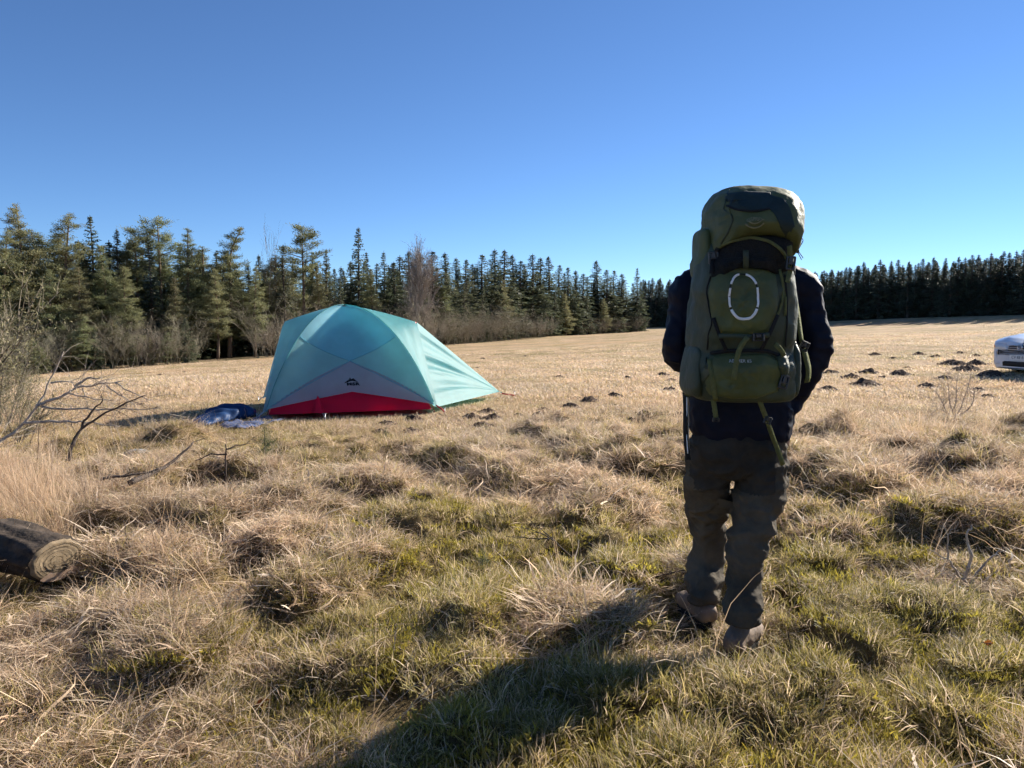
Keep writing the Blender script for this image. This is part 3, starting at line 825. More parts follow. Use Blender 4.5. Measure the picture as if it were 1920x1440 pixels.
# ------------------------------------------------------------------ sleeping bag and cloth beside the tent
BAG = mat('bag_nylon', (.018, .055, .15), .55, nscale=4, color2=(.008, .024, .07), bump=.4, bscale=9, spec=.15)
CLOTH = mat('grey_blue_cloth', (.10, .12, .20), .95, nscale=3, color2=(.06, .075, .13), bump=.3, bscale=12, spec=.05)
b0, b1 = on_ground(366, 806), on_ground(462, 784)
base = (b0 + b1) / 2; base[2] = h1(base[0], base[1])
bag = None
n, m = 46, 36
ax = b1[:2] - b0[:2]; LB = np.linalg.norm(ax) + .1; ax /= np.linalg.norm(ax); nx_ = np.array([-ax[1], ax[0]])
G = Geo(); rings = []
for i in range(n + 1):
    t_ = i / n
    e = max(.02, math.sin(math.pi * min(1, t_ * 1.0)) ** .42)
    wd = (.15 + .11 * t_) * e; ht = (.12 + .13 * sstep(.2, .85, t_)) * e
    c = b0[:2] - ax * .05 + ax * LB * t_ + nx_ * .04 * math.sin(5 * t_)
    zc = h1(*c); ring = []
    for j in range(m):
        a = 2 * math.pi * j / m
        rr = 1 + .13 * mnoise.noise((t_ * 7, math.cos(a) * 1.6, math.sin(a) * 1.6)) + .07 * math.sin(t_ * 46 + 2.2 * math.sin(a * 2) + 3 * math.cos(a))  * e
        x_, z_ = wd * math.cos(a) * rr, (math.sin(a) * .5 * (abs(math.sin(a)) ** -.15 if abs(math.sin(a)) > .05 else 1) + .5) * ht * rr
        ring.append([c[0] + nx_[0] * x_, c[1] + nx_[1] * x_, zc + max(z_, -.005)])
    rings.append(ring)
G.loft(rings)
bag = empty('sleeping_bag', tuple(base), 'crumpled navy blue sleeping bag lying beside the tent corner', 'sleeping bag')
G.build('shell', BAG, parent=bag, origin=base)
G = Geo(); c = b0[:2] - ax * .05 + ax * LB * .93; zc = h1(*c)      # open hood end
ring = [];
for j in range(25):
    a = math.pi * j / 24; ring.append([c[0] + nx_[0] * .14 * math.cos(a), c[1] + nx_[1] * .14 * math.cos(a), zc + .01 + .13 * math.sin(a)])
G.tube(np.array(ring), .028, 7); G.build('hood_collar', mat('bag_lining', (.010, .014, .035), .6), parent=bag, origin=base)
c0 = on_ground(455, 797); GX_, GY_ = [], []
G = Geo(); P = []
for i in range(26):
    row = []
    for j in range(20):
        u, v = (i / 25 - .5) * .95, (j / 19 - .5) * .42
        u += .05 * math.sin(v * 9); x_ = c0[0] + ax[0] * u + nx_[0] * (v - .12 - .10 * u); y_ = c0[1] + ax[1] * u + nx_[1] * (v - .12 - .10 * u)
        z_ = h1(x_, y_) + .012 + .045 * max(0, mnoise.noise((u * 5, v * 7, 2.0)) + .45) * (1 if 0 < i < 25 and 0 < j < 19 else .2) + .012 * math.sin(u * 30 + v * 12)
        row.append([x_, y_, z_])
    P.append(row)
G.grid(np.array(P))
o = G.build('ground_cloth', CLOTH, origin=c0); o.location = c0
tag(o, 'wrinkled grey blue cloth spread on the grass under the sleeping bag', 'cloth')
# ------------------------------------------------------------------ hiker
SKIN = mat('skin', (.52, .33, .24), .55, var=.06, nscale=20)
HAIR = mat('hair', (.07, .045, .03), .7, nscale=40, bump=.6, bscale=120)
NAVY = mat('navy_jacket', (.0075, .009, .022), .60, nscale=9, color2=(.004, .005, .012), bump=.35, bscale=22, spec=.12)
TROUSER = mat('olive_trousers', (.105, .086, .062), .85, nscale=5, color2=(.046, .038, .028), bump=.6, bscale=45, spec=.1)
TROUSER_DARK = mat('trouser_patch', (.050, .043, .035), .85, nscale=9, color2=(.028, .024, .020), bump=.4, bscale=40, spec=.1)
BOOT = mat('boot_leather', (.27, .20, .14), .75, nscale=14, color2=(.13, .092, .066), bump=.4, bscale=50)
SOLE = mat('boot_sole', (.018, .016, .015), .8)

HK = np.array([0.88, 2.90, h1(.88, 2.90)])           # standing foot
hiker_base = HK.copy()

def ell(c, ax, rx, ry, n=28, e=2.3, ref=(0, 1, 0)):
    """superelliptic ring round point c, plane normal ax; rx across, ry along ref"""
    ax = np.asarray(ax, float); ax = ax / np.linalg.norm(ax)
    r = np.asarray(ref, float); r = r - r.dot(ax) * ax; r /= np.linalg.norm(r)
    s = np.cross(r, ax)
    a = np.arange(n) * 2 * math.pi / n
    ca, sa = np.cos(a), np.sin(a)
    x = np.sign(ca) * np.abs(ca) ** (2 / e); y = np.sign(sa) * np.abs(sa) ** (2 / e)
    return np.asarray(c, float) + rx * x[:, None] * s + ry * y[:, None] * r

def limb(G, pts, n=26, e=2.2, sub=5, ref=(0, 1, 0)):
    """pts: (centre, rx, ry); smooth loft through them"""
    C = np.array([p[0] for p in pts], float); R = np.array([(p[1], p[2]) for p in pts], float)
    t0 = np.arange(len(C)); t1 = np.linspace(0, len(C) - 1, (len(C) - 1) * sub + 1)
    def cr(A):
        out = []
        for t_ in t1:
            i = min(int(t_), len(A) - 2); f = t_ - i
            p0, p1, p2, p3 = A[max(i - 1, 0)], A[i], A[i + 1], A[min(i + 2, len(A) - 1)]
            out.append(.5 * (2 * p1 + (p2 - p0) * f + (2 * p0 - 5 * p1 + 4 * p2 - p3) * f * f + (3 * p1 - p0 - 3 * p2 + p3) * f ** 3))
        return np.array(out)
    C, R = cr(C), cr(R)
    T = np.gradient(C, axis=0)
    rings = [ell(C[i], T[i], R[i][0], R[i][1], n, e, ref) for i in range(len(C))]
    # rounded ends
    def cap(i, d):
        return [ell(C[i] + d * T[i] / np.linalg.norm(T[i]) * R[i].mean() * q, T[i], R[i][0] * w, R[i][1] * w, n, e, ref) for q, w in ((.18, .93), (.36, .72), (.46, .40))]
    G.loft(cap(0, -1)[::-1] + rings + cap(-1, 1))

def fuse(G, voxel, smooth=6, name='tmp'):
    """one continuous surface out of overlapping closed lofts"""
    o = G.build(name, SKIN, attr=False)
    m = o.modifiers.new('r', 'REMESH'); m.mode = 'VOXEL'; m.voxel_size = voxel
    s = o.modifiers.new('s', 'SMOOTH'); s.iterations = smooth; s.factor = .5
    dg = bpy.context.evaluated_depsgraph_get()
    me = bpy.data.meshes.new_from_object(o.evaluated_get(dg))
    bpy.data.objects.remove(o)
    return me

def mesh_np(me):
    V = np.empty(len(me.vertices) * 3, np.float32); me.vertices.foreach_get('co', V)
    Nn = np.empty(len(me.vertices) * 3, np.float32); me.vertices.foreach_get('normal', Nn)
    return V.reshape(-1, 3).astype(float), Nn.reshape(-1, 3).astype(float)

def cloth_fold(me, fn):
    """push vertices along their normals by fn(position, normal)"""
    V, Nn = mesh_np(me)
    d = np.array([fn(V[i], Nn[i]) for i in range(len(V))])
    me.vertices.foreach_set('co', (V + Nn * d[:, None]).ravel().astype(np.float32)); me.update()

def finish(me, name, mats, parent, origin, pick=None):
    V, Nn = mesh_np(me)
    me.vertices.foreach_set('co', (V - origin).ravel().astype(np.float32))
    me.materials.clear()
    for m in (mats if isinstance(mats, (list, tuple)) else [mats]): me.materials.append(m)
    if pick:
        c = np.empty(len(me.polygons) * 3, np.float32); me.polygons.foreach_get('center', c)
        me.polygons.foreach_set('material_index', np.array([pick(p + origin) for p in c.reshape(-1, 3)], np.int32))
    me.polygons.foreach_set('use_smooth', np.ones(len(me.polygons), bool)); me.update(); me.name = name
    o = bpy.data.objects.new(name, me); COL.objects.link(o)
    if parent is not None: o.parent = parent
    return o

def nz(p, s, o=0.0): return mnoise.noise((p[0] * s[0] + o, p[1] * s[1] - o, p[2] * s[2] + 2 * o))

# --- joints, from the photograph at the hiker's depth
YB = 3.02                                    # middle of the trunk
hipR, kneeR, ankR = at(1425, 830, 2.99), at(1403, 1010, 2.94), at(1389, 1165, 2.92)
hipL, kneeL, ankL = at(1338, 830, 3.02), at(1327, 985, 3.235), at(1322, 1128, 3.20)
footR, footL = HK.copy(), np.array([at(1316, 1185, 3.17)[0], 3.17, h1(at(1316, 1185, 3.17)[0], 3.17)])
shR, elR, wrR = at(1496, 535, YB), at(1524, 655, 2.98), at(1464, 790, 3.02)
shL, elL, wrL = at(1300, 535, YB), at(1272, 655, 3.02), at(1318, 712, 3.24)
neck, head = at(1398, 470, 3.05), at(1400, 428, 3.08)

# --- body: one continuous surface
G = Geo()
limb(G, [(at(1385, 815, 3.0), .11, .08), (at(1388, 780, 3.0), .13, .09), (at(1390, 700, 3.01), .135, .10), (at(1394, 620, 3.02), .15, .11), (at(1397, 550, 3.03), .165, .105), (at(1398, 510, 3.04), .11, .08)], e=2.4)
limb(G, [(at(1398, 520, 3.04), .062, .06), (neck, .056, .058), (at(1399, 450, 3.07), .055, .06)])
limb(G, [(at(1399, 462, 3.08), .052, .070), (at(1400, 445, 3.08), .066, .085), (at(1400, 425, 3.075), .075, .095), (at(1400, 405, 3.07), .074, .092), (at(1400, 393, 3.07), .055, .068)], e=2.1)
for h_, k_, a_, f_ in ((hipR, kneeR, ankR, footR), (hipL, kneeL, ankL, footL)):
    limb(G, [(h_, .060, .062), (h_ * .5 + k_ * .5 + np.array([0, .015, 0]), .048, .050), (k_ + np.array([0, .012, 0]), .044, .044), (k_ * .55 + a_ * .45 + np.array([0, .02 if k_[1] > 3.1 else 0, 0]), .028, .030), (a_ + np.array([0, .02, 0]), .027, .030), (np.array([a_[0], a_[1] + .03, f_[2] + .07]), .028, .032)])
for s_, e_, w_ in ((shR, elR, wrR), (shL, elL, wrL)):
    limb(G, [(s_, .052, .055), (s_ * .5 + e_ * .5, .044, .048), (e_, .038, .042), (e_ * .5 + w_ * .5, .034, .036), (w_, .024, .028)])
# hands: palm, four fingers, thumb
def hand(w, d, side):
    d = d / np.linalg.norm(d); up = np.array([0, 0, 1.0]); lat = np.cross(d, up); lat /= np.linalg.norm(lat); nrm = np.cross(lat, d)
    limb(G, [(w, .024, .028), (w + d * .04, .022, .036), (w + d * .09, .016, .040)], ref=tuple(nrm), sub=3)
    for k, (o_, L) in enumerate(((-.03, .068), (-.010, .078), (.010, .074), (.028, .058))):
        q = w + d * .09 + nrm * o_; c = lat * side
        limb(G, [(q, .0085, .009), (q + d * L * .45 + c * .008, .008, .0085), (q + d * L * .75 + c * .03, .0075, .008), (q + d * L * .85 + c * .05, .0065, .007)], n=10, sub=3)
    q = w + d * .03 - nrm * .03
    limb(G, [(q, .011, .011), (q - nrm * .022 + d * .025, .010, .010), (q - nrm * .03 + d * .055, .0085, .0085)], n=10, sub=3)
hand(wrR, np.array([-.30, -.05, -.95]), -1)
hand(wrL, np.array([.9, .30, -.15]), 1)
# face (looks away over the field)
hc = at(1400, 425, 3.075)
fy = hc[1] + .088
limb(G, [(hc + [0, .085, .012], .008, .008), (hc + [0, .104, -.012], .012, .014), (hc + [0, .112, -.022], .013, .012)], n=12)     # nose
limb(G, [(hc + [-.022, .084, -.052], .006, .008), (hc + [0, .094, -.052], .009, .011), (hc + [.022, .084, -.052], .006, .008)], n=10)  # lips
limb(G, [(hc + [-.02, .075, -.083], .012, .014), (hc + [.02, .075, -.083], .012, .014)], n=10)                                    # chin
limb(G, [(hc + [-.045, .074, .028], .006, .008), (hc + [0, .086, .030], .008, .010), (hc + [.045, .074, .028], .006, .008)], n=10)   # brow
for sx in (-1, 1):
    limb(G, [(hc + [sx * .074, 0, -.028], .008, .012), (hc + [sx * .082, -.004, 0], .009, .020), (hc + [sx * .080, -.006, .024], .007, .014)], n=12)
body = finish(fuse(G, .006, 4), 'person', SKIN, None, hiker_base)
body.location = hiker_base
tag(body, 'hiker in navy jacket and olive trousers walking away across the grass, hands in pockets', 'person')
for sx in (-1, 1):
    Ge = Geo(); c = hc + np.array([sx * .031, .076, .010])
    rings = [[c + .0125 * np.array([math.sin(p) * math.cos(a), math.cos(p), math.sin(p) * math.sin(a)]) for a in np.arange(12) * math.pi / 6] for p in np.linspace(.15, 3.0, 8)]
    Ge.loft(rings); Ge.build('eye', mat('eye_white', (.7, .7, .68), .3, var=0), parent=body, origin=hiker_base)
G = Geo()
limb(G, [(at(1399, 447, 3.035), .050, .030), (at(1400, 430, 3.03), .074, .055), (at(1400, 410, 3.04), .083, .085), (at(1400, 396, 3.06), .076, .086), (at(1400, 386, 3.065), .045, .055)], e=2.1)
me = fuse(G, .006, 2); cloth_fold(me, lambda p, n: .006 * nz(p, (60, 60, 18)))
finish(me, 'hair', HAIR, body, hiker_base)

# --- jacket
G = Geo()
limb(G, [(at(1384, 806, 3.0), .192, .128), (at(1386, 775, 3.0), .196, .132), (at(1389, 720, 3.01), .196, .134), (at(1392, 640, 3.02), .198, .135), (at(1395, 570, 3.03), .212, .138), (at(1397, 530, 3.035), .205, .125), (at(1398, 505, 3.04), .150, .100), (at(1398, 488, 3.05), .085, .080)], e=2.6)
limb(G, [(at(1398, 500, 3.05), .080, .078), (at(1399, 470, 3.06), .074, .076), (at(1399, 458, 3.065), .070, .074)])
for s_, e_, w_, sx in ((shR, elR, wrR, 1), (shL, elL, wrL, -1)):
    limb(G, [(s_ + [-.05 * sx, 0, .01], .075, .085), (s_ + [.012 * sx, 0, -.03], .076, .086), (s_ * .5 + e_ * .5 + [.006 * sx, 0, 0], .062, .072), (e_ + [.004 * sx, -.005, 0], .060, .066), (e_ * .5 + w_ * .5, .054, .058), (w_, .044, .048)])
def jfold(p, n):
    arm = abs(p[0] - (HK[0] - .02)) > .20
    f = .007 * nz(p, (7, 7, 5)) + .013 * (.28 - abs(nz(p, (12, 10, 9), 3))) + .007 * (.28 - abs(nz((p[0] + .6 * p[2], p[1], p[2]), (20, 18, 24), 6)))
    if arm: f += .010 * (abs(nz(p, (6, 10, 20), 1)) * -1.6 + .5)       # creases round the sleeve
    if p[2] < HK[2] + 1.0: f += .002 * math.sin(p[0] * 60 + 3 * nz(p, (8, 8, 6)))
    return f
me = fuse(G, .0068, 4); cloth_fold(me, jfold)
finish(me, 'jacket', NAVY, body, hiker_base)

# --- trousers
G = Geo()
limb(G, [(at(1382, 868, 3.0), .150, .118), (at(1383, 835, 3.0), .178, .128), (at(1384, 800, 3.0), .170, .108), (at(1385, 785, 3.0), .165, .100)], e=2.6)
limb(G, [(at(1428, 835, 3.0), .090, .108), (at(1425, 880, 2.99), .098, .112), (at(1423, 930, 2.98), .092, .098), (at(1411, 985, 2.94), .080, .086), (at(1398, 1040, 2.92), .066, .074), (at(1394, 1095, 2.91), .062, .073), (at(1393, 1132, 2.88), .065, .080), (at(1391, 1160, 2.86), .064, .083)], e=2.3)
limb(G, [(at(1338, 835, 3.02), .088, .108), (at(1330, 880, 3.06), .088, .106), (at(1324, 930, 3.15), .079, .094), (at(1327, 985, 3.24), .070, .082), (at(1327, 1030, 3.27), .066, .076), (at(1321, 1075, 3.26), .073, .080), (at(1322, 1102, 3.19), .062, .082), (at(1322, 1124, 3.16), .061, .083)], e=2.3)
def tfold(p, n):
    z = p[2] - HK[2]
    q = (p[0] + .5 * p[2], p[1], p[2] - .4 * p[0])
    f = .006 * nz(p, (9, 9, 4)) + .026 * (.26 - abs(nz(q, (8, 8, 12), 9))) + .014 * (.26 - abs(nz(q, (19, 15, 24), 5)))
    k = math.exp(-((z - .50) / .11) ** 2) + math.exp(-((z - .12) / .10) ** 2)           # bunching at knee and hem
    f += .020 * k * (.6 - 1.7 * abs(nz(p, (4.0, 4.0, 17), 2)))
    k2 = math.exp(-((z - .78) / .12) ** 2)
    f += .014 * k2 * (.5 - 1.5 * abs(mnoise.noise((p[0] * 6 + p[2] * 7, p[1] * 5, p[2] * 9 - p[0] * 6))))
    return f
me = fuse(G, .0060, 5); cloth_fold(me, tfold)
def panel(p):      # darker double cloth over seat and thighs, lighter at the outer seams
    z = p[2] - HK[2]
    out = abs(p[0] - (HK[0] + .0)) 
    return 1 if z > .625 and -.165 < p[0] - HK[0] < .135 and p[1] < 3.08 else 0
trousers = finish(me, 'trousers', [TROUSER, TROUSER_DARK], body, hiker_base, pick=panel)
# cargo pocket flaps on the thighs
def bvh_of(o):
    m = o.data; return BVHTree.FromPolygons([v.co[:] for v in m.vertices], [p.vertices[:] for p in m.polygons])
tb = bvh_of(trousers)
for (c, w, h_) in ((at(1462, 925, 3.0) + [.0, .01, 0], .07, .085), (at(1291, 925, 3.06) + [0, .01, 0], .07, .085)):
    sgn = 1 if c[0] > HK[0] else -1
    G = Geo(); P = []
    for i in range(9):
        row = []
        for j in range(9):
            u, v = (j / 8 - .5) * 2 * w, (i / 8 - .5) * 2 * h_
            o_ = Vector((c[0] + sgn * .3, c[1] + u, c[2] + v)) - Vector(hiker_base)
            hit = tb.ray_cast(o_, Vector((-sgn, 0, 0)), 1.0)
            x_ = (hit[0].x + hiker_base[0]) if hit[0] is not None else c[0]
            lift = .010 if 0 < i < 8 and 0 < j < 8 else -.004
            row.append([x_ + sgn * lift, c[1] + u, c[2] + v])
        P.append(row)
    G.grid(np.array(P)); G.build('cargo_pocket', TROUSER, parent=body, origin=hiker_base)

# --- boots
def boot(f, heading, name):
    d = np.array([math.sin(heading), math.cos(heading), 0]); s = np.array([d[1], -d[0], 0])
    G = Geo()
    def P(a, b, z): return f + d * a + s * b + np.array([0, 0, z])
    limb(G, [(P(-.055, 0, .045), .040, .040), (P(-.02, 0, .052), .043, .050), (P(.06, .004, .052), .046, .048), (P(.12, .004, .045), .050, .040), (P(.175, .002, .038), .044, .032), (P(.20, 0, .032), .030, .022)], ref=(0, 0, 1), e=2.4)
    limb(G, [(P(-.004, 0, .04), .038, .048), (P(.008, 0, .09), .033, .036), (P(.014, 0, .125), .032, .034)], ref=tuple(d), e=2.2)
    me = fuse(G, .006, 4); cloth_fold(me, lambda p, n: .003 * nz(p, (30, 30, 30)) + .003 * (.4 - abs(nz(p, (10, 10, 45), 4))))
    o = finish(me, name, BOOT, body, hiker_base)
    G = Geo(); out = []
    for k in range(40):
        a = 2 * math.pi * k / 40
        x_ = .070 + .142 * math.cos(a); y_ = math.sin(a) * (.046 + .008 * math.cos(a)) * (1 if abs(math.cos(a)) < .9 else .95)
        out.append((x_, y_))
    G.loft([[P(a, b, z) for a, b in out] for z in (-.006, .004, .016, .024)])
    for k in range(7):
        G.box(P(-.045 + k * .038, 0, -.008), (.016, .075, .012), R=np.array([[d[0], s[0], 0], [d[1], s[1], 0], [0, 0, 1]]).reshape(3, 3))
    G.build('sole', SOLE, parent=o)
    o.children[0].location = (0, 0, 0)
    m = o.children[0].data; m.transform(Matrix.Translation(-Vector(hiker_base)))
    for k in range(4):
        G = Geo(); z = .075 + k * .022; q = .055 - k * .016
        G.tube(np.array([P(q + .01, -.03, z - .01), P(q + .018, 0, z + .004), P(q + .01, .03, z - .01)]), .003, 5); l = G.build('lace', SOLE, parent=o, origin=hiker_base)
    return o
boot(footR + [.0, -.035, .010], .62, 'boot')
boot(footL + [0, -.005, .010], -.25, 'boot')
# ------------------------------------------------------------------ backpack
OLIVE = mat('pack_olive', (.088, .104, .034), .62, nscale=7, color2=(.055, .066, .024), bump=.7, bscale=20, spec=.4)
OLIVE_DARK = mat('pack_dark_green', (.050, .064, .036), .6, nscale=7, color2=(.030, .040, .024), bump=.7, bscale=20, spec=.4)
TEAL_DARK = mat('pack_dark_teal', (.018, .034, .032), .65, nscale=8, color2=(.012, .022, .022), bump=.3, bscale=30)
MESH_BLACK = mat('pack_black_mesh', (.010, .011, .012), .8, nscale=30, color2=(.005, .006, .006), bump=.8, bscale=160)
WEB = mat('pack_webbing', (.125, .135, .050), .75, nscale=60, color2=(.085, .095, .035), bump=.4, bscale=200)
WEB_BLACK = mat('pack_black_webbing', (.012, .012, .013), .75, nscale=60, bump=.4, bscale=200)
BUCKLE = mat('pack_buckle', (.020, .020, .022), .35, var=.1, spec=.6)
REFLECT_AND_LIT_EDGE = mat('reflective_trim_and_lit_edge', (.80, .81, .82), .4, var=.03)
THREAD = mat('lid_embroidery', (.20, .19, .11), .8, var=.1)
PRINT = mat('pack_print', (.50, .50, .46), .7, var=.05)

pk_base = np.array([at(1392, 755, 2.72)[0], 2.72, at(1392, 755, 2.72)[2]])
pack = empty('backpack', tuple(pk_base), 'tall olive green trekking backpack with bulging lid, worn by the hiker', 'backpack')
def part(G, name, m, smooth=True, parent=None, label=None):
    o = G.build(name, m, parent=parent or pack, origin=pk_base, smooth=smooth)
    if label: o['label'] = label
    return o
YM = 2.68
def px_ring(py, xl, xr, yf, yb, n=96, e=3.2):
    """horizontal section whose left and right flanks sit on the photograph's columns"""
    k_ = .055 if py < 486 else .03 if xr - xl > 100 else 0
    xl, xr = xl + (1398 - xl) * k_, xr + (1398 - xr) * k_
    p0, p1 = at(xl, py, YM), at(xr, py, YM)
    cx, hw, cyy, hd = (p0[0] + p1[0]) / 2, (p1[0] - p0[0]) / 2, (yf + yb) / 2, (yb - yf) / 2
    a = np.arange(n) * 2 * math.pi / n
    x = np.sign(np.cos(a)) * np.abs(np.cos(a)) ** (2 / e); y = np.sign(np.sin(a)) * np.abs(np.sin(a)) ** (2 / (2.4 if e < 3 else 3.2))
    return np.stack([cx + hw * x, cyy + hd * y, np.full(n, p0[2])], 1)
def ring_loft(tab, sub=7, n=96, e=3.2):
    tab = np.array(tab, float); t0 = np.arange(len(tab)); t1 = np.linspace(0, len(tab) - 1, (len(tab) - 1) * sub + 1)
    cols = []
    for c in range(tab.shape[1]):
        A = tab[:, c]; out = []
        for t_ in t1:
            i = min(int(t_), len(A) - 2); f = t_ - i
            p0, p1, p2, p3 = A[max(i - 1, 0)], A[i], A[i + 1], A[min(i + 2, len(A) - 1)]
            out.append(.5 * (2 * p1 + (p2 - p0) * f + (2 * p0 - 5 * p1 + 4 * p2 - p3) * f * f + (3 * p1 - p0 - 3 * p2 + p3) * f ** 3))
        cols.append(out)
    return np.array([px_ring(*row, n=n, e=e) for row in np.array(cols).T])
def crumple(R, amp, sc, off=0.0):
    """cloth wrinkles: push the rings in and out round their middle"""
    c = R.mean(axis=1, keepdims=True); d = R - c; L = np.linalg.norm(d[:, :, :2], axis=2, keepdims=True) + 1e-6
    w = np.array([[amp * mnoise.noise((p[0] * sc[0] + off, p[1] * sc[1], p[2] * sc[2])) + amp * .6 * (.35 - abs(mnoise.noise((p[0] * sc[0] * 2.3 + off, p[1] * 9, p[2] * sc[2] * 2.1)))) for p in row] for row in R])
    R[:, :, :2] += (d[:, :, :2] / L) * w[:, :, None]
    return R
# main sack
R = ring_loft([(753, 1335, 1465, 2.64, 2.86), (749, 1312, 1482, 2.60, 2.88), (735, 1302, 1490, 2.575, 2.89), (712, 1298, 1492, 2.565, 2.89), (685, 1298, 1492, 2.555, 2.89), (660, 1299, 1490, 2.58, 2.89),
               (625, 1298, 1490, 2.560, 2.89), (580, 1300, 1490, 2.548, 2.89), (540, 1302, 1489, 2.548, 2.89), (505, 1306, 1487, 2.57, 2.89), (470, 1312, 1486, 2.60, 2.89), (440, 1325, 1480, 2.64, 2.88)])
R = crumple(crumple(R, .016, (9, 9, 6)), .007, (22, 18, 13), 3.0)
G = Geo(); G.loft(R); sack = part(G, 'main_sack', OLIVE_DARK)
def bvh_np(R_list):
    V, F, n0 = [], [], 0
    for R_ in R_list:
        n, m = R_.shape[:2]; V += [tuple(p) for p in R_.reshape(-1, 3)]
        F += [(n0 + i * m + j, n0 + i * m + (j + 1) % m, n0 + (i + 1) * m + (j + 1) % m, n0 + (i + 1) * m + j) for i in range(n - 1) for j in range(m)]
        n0 += n * m
    return BVHTree.FromPolygons(V, F)
# lid: overhanging pouch, lower rim arched
L_ = ring_loft([(484, 1328, 1487, 2.56, 2.90), (476, 1325, 1490, 2.515, 2.91), (455, 1323, 1496, 2.495, 2.91), (430, 1322, 1499, 2.490, 2.91), (402, 1326, 1498, 2.505, 2.91), (380, 1334, 1490, 2.535, 2.90), (364, 1346, 1478, 2.575, 2.89), (354, 1360, 1462, 2.62, 2.87), (350, 1380, 1440, 2.68, 2.82)], e=3.0)
pc = at(1408, 440, YM)
hwid = .165
for i in range(len(L_)):
    for j in range(L_.shape[1]):
        p = L_[i, j]; q = max(0, 1 - ((p[0] - pc[0]) / hwid) ** 2)
        zf = np.clip((at(1400, 425, YM)[2] - p[2]) / .11, 0, 1)
        front = np.clip((2.74 - p[1]) / .2, 0, 1)
        p[2] += .066 * q * zf * front
        p[2] += .012 * (p[0] - pc[0]) / hwid * (1 - zf) * -1 * .4
L_ = crumple(crumple(L_, .014, (10, 8, 9), 4.0), .006, (24, 16, 20), 1.0)
G = Geo(); G.loft(L_); lid = part(G, 'lid', OLIVE)
# storm collar below the lid, its black stands for the shade there
Cc = ring_loft([(522, 1318, 1482, 2.565, 2.88), (505, 1318, 1482, 2.545, 2.88), (480, 1322, 1482, 2.535, 2.88), (455, 1328, 1482, 2.54, 2.88), (445, 1335, 1478, 2.57, 2.87)])
Cc = crumple(Cc, .016, (14, 10, 22), 2.0)
G = Geo(); G.loft(Cc); part(G, 'lid_shade_collar', MESH_BLACK, label='gathered collar below the lid, coloured black as its shade')
SURF = bvh_np([R, L_, Cc])
def hit(px, py, lift=.004):
    p = at(px, py, 2.56)
    h = SURF.ray_cast(Vector((p[0], 2.2, p[2])), Vector((0, 1, 0)), 1.2)
    y = h[0].y if h[0] is not None else 2.72
    p = at(px, py, y - .01)
    h = SURF.ray_cast(Vector((p[0], 2.2, p[2])), Vector((0, 1, 0)), 1.2)
    y = h[0].y if h[0] is not None else 2.72
    return np.array([p[0], y - lift, p[2]])
def densify(pts, step=6.0, closed=False):
    pts = [np.array(p, float) for p in pts]; out = []
    for k in range(len(pts) - (0 if closed else 1)):
        a, b = pts[k], pts[(k + 1) % len(pts)]; m = max(1, int(np.linalg.norm(b - a) / step))
        out += [a + (b - a) * i / m for i in range(m)]
    if not closed: out.append(pts[-1])
    return np.array(out)
def smooth_path(pts, it=2):
    P = np.array(pts, float)
    for _ in range(it):
        Q = P.copy(); Q[1:-1] = .25 * P[:-2] + .5 * P[1:-1] + .25 * P[2:]; P = Q
    return P
def ribbon(G, P, width, thick, nrm=None):
    """flat strap along P; nrm: direction the face looks"""
    P = np.asarray(P, float); T = np.gradient(P, axis=0); T /= np.linalg.norm(T, axis=1)[:, None] + 1e-9
    Nn = np.broadcast_to(np.array([0, -1.0, 0]) if nrm is None else np.asarray(nrm, float), P.shape)
    S = np.cross(T, Nn); S /= np.linalg.norm(S, axis=1)[:, None] + 1e-9
    Nn = np.cross(S, T)
    w, t_ = width / 2, thick / 2
    G.loft(np.stack([P + S * w + Nn * t_, P - S * w + Nn * t_, P - S * w - Nn * t_, P + S * w - Nn * t_], 1))
def strap(name, pts, width, m, lift=.005, thick=.003, parent=None):
    P = smooth_path([hit(*p, lift) for p in densify(pts, 5)], 3)
    G = Geo(); ribbon(G, P, width, thick); return part(G, name, m, parent=parent)
def hang(name, pts, width, m, thick=.003, nrm=None):
    P = smooth_path([at(*p) for p in densify(pts, 8)], 3); G = Geo(); ribbon(G, P, width, thick, nrm); return part(G, name, m)
def patch(name, outline, m, bulge=.0, lift=.004, parent=None, label=None, n=16, wr=.0):
    """cloth panel sewn on the sack: rim on the surface, middle bulging"""
    O = densify(outline, 8, True); c = O.mean(axis=0); rows = []
    for k in range(n + 1):
        f = k / n; rows.append([])
        for q in O:
            x_, y_ = c + (q - c) * (1 - f)
            b = bulge * (1 - (1 - f) ** 3) + wr * (mnoise.noise((x_ * .06, y_ * .03, 1.7)) + .9 * (.35 - abs(mnoise.noise((x_ * .09 + y_ * .05, y_ * .11, 4.2))))) * min(1, f * 3)
            rows[-1].append(hit(x_, y_, lift * (0.15 if k == 0 else 1) + b))
    G = Geo(); G.grid(np.array(rows)[:, ::-1], wrap=True); return part(G, name, m, parent=parent, label=label)
def buckle(name, p, w=.030, h=.038, rot=0.0, parent=None, d=.012):
    c, s = math.cos(rot), math.sin(rot); Rm = np.array([[c, 0, s], [0, 1, 0], [-s, 0, c]]); p = np.asarray(p, float)
    G = Geo()
    for dx in (-1, 1): G.box(p + Rm @ np.array([dx * w * .42, 0, 0]), (w * .18, d, h), Rm, bev=.002)
    for dz in (-1, -.1, 1): G.box(p + Rm @ np.array([0, 0, dz * h * .43]), (w, d * .9, h * .16), Rm, bev=.002)
    G.box(p + Rm @ np.array([0, -d * .15, h * .2]), (w * .42, d * .7, h * .45), Rm, bev=.002)
    return part(G, name, BUCKLE, smooth=False, parent=parent)
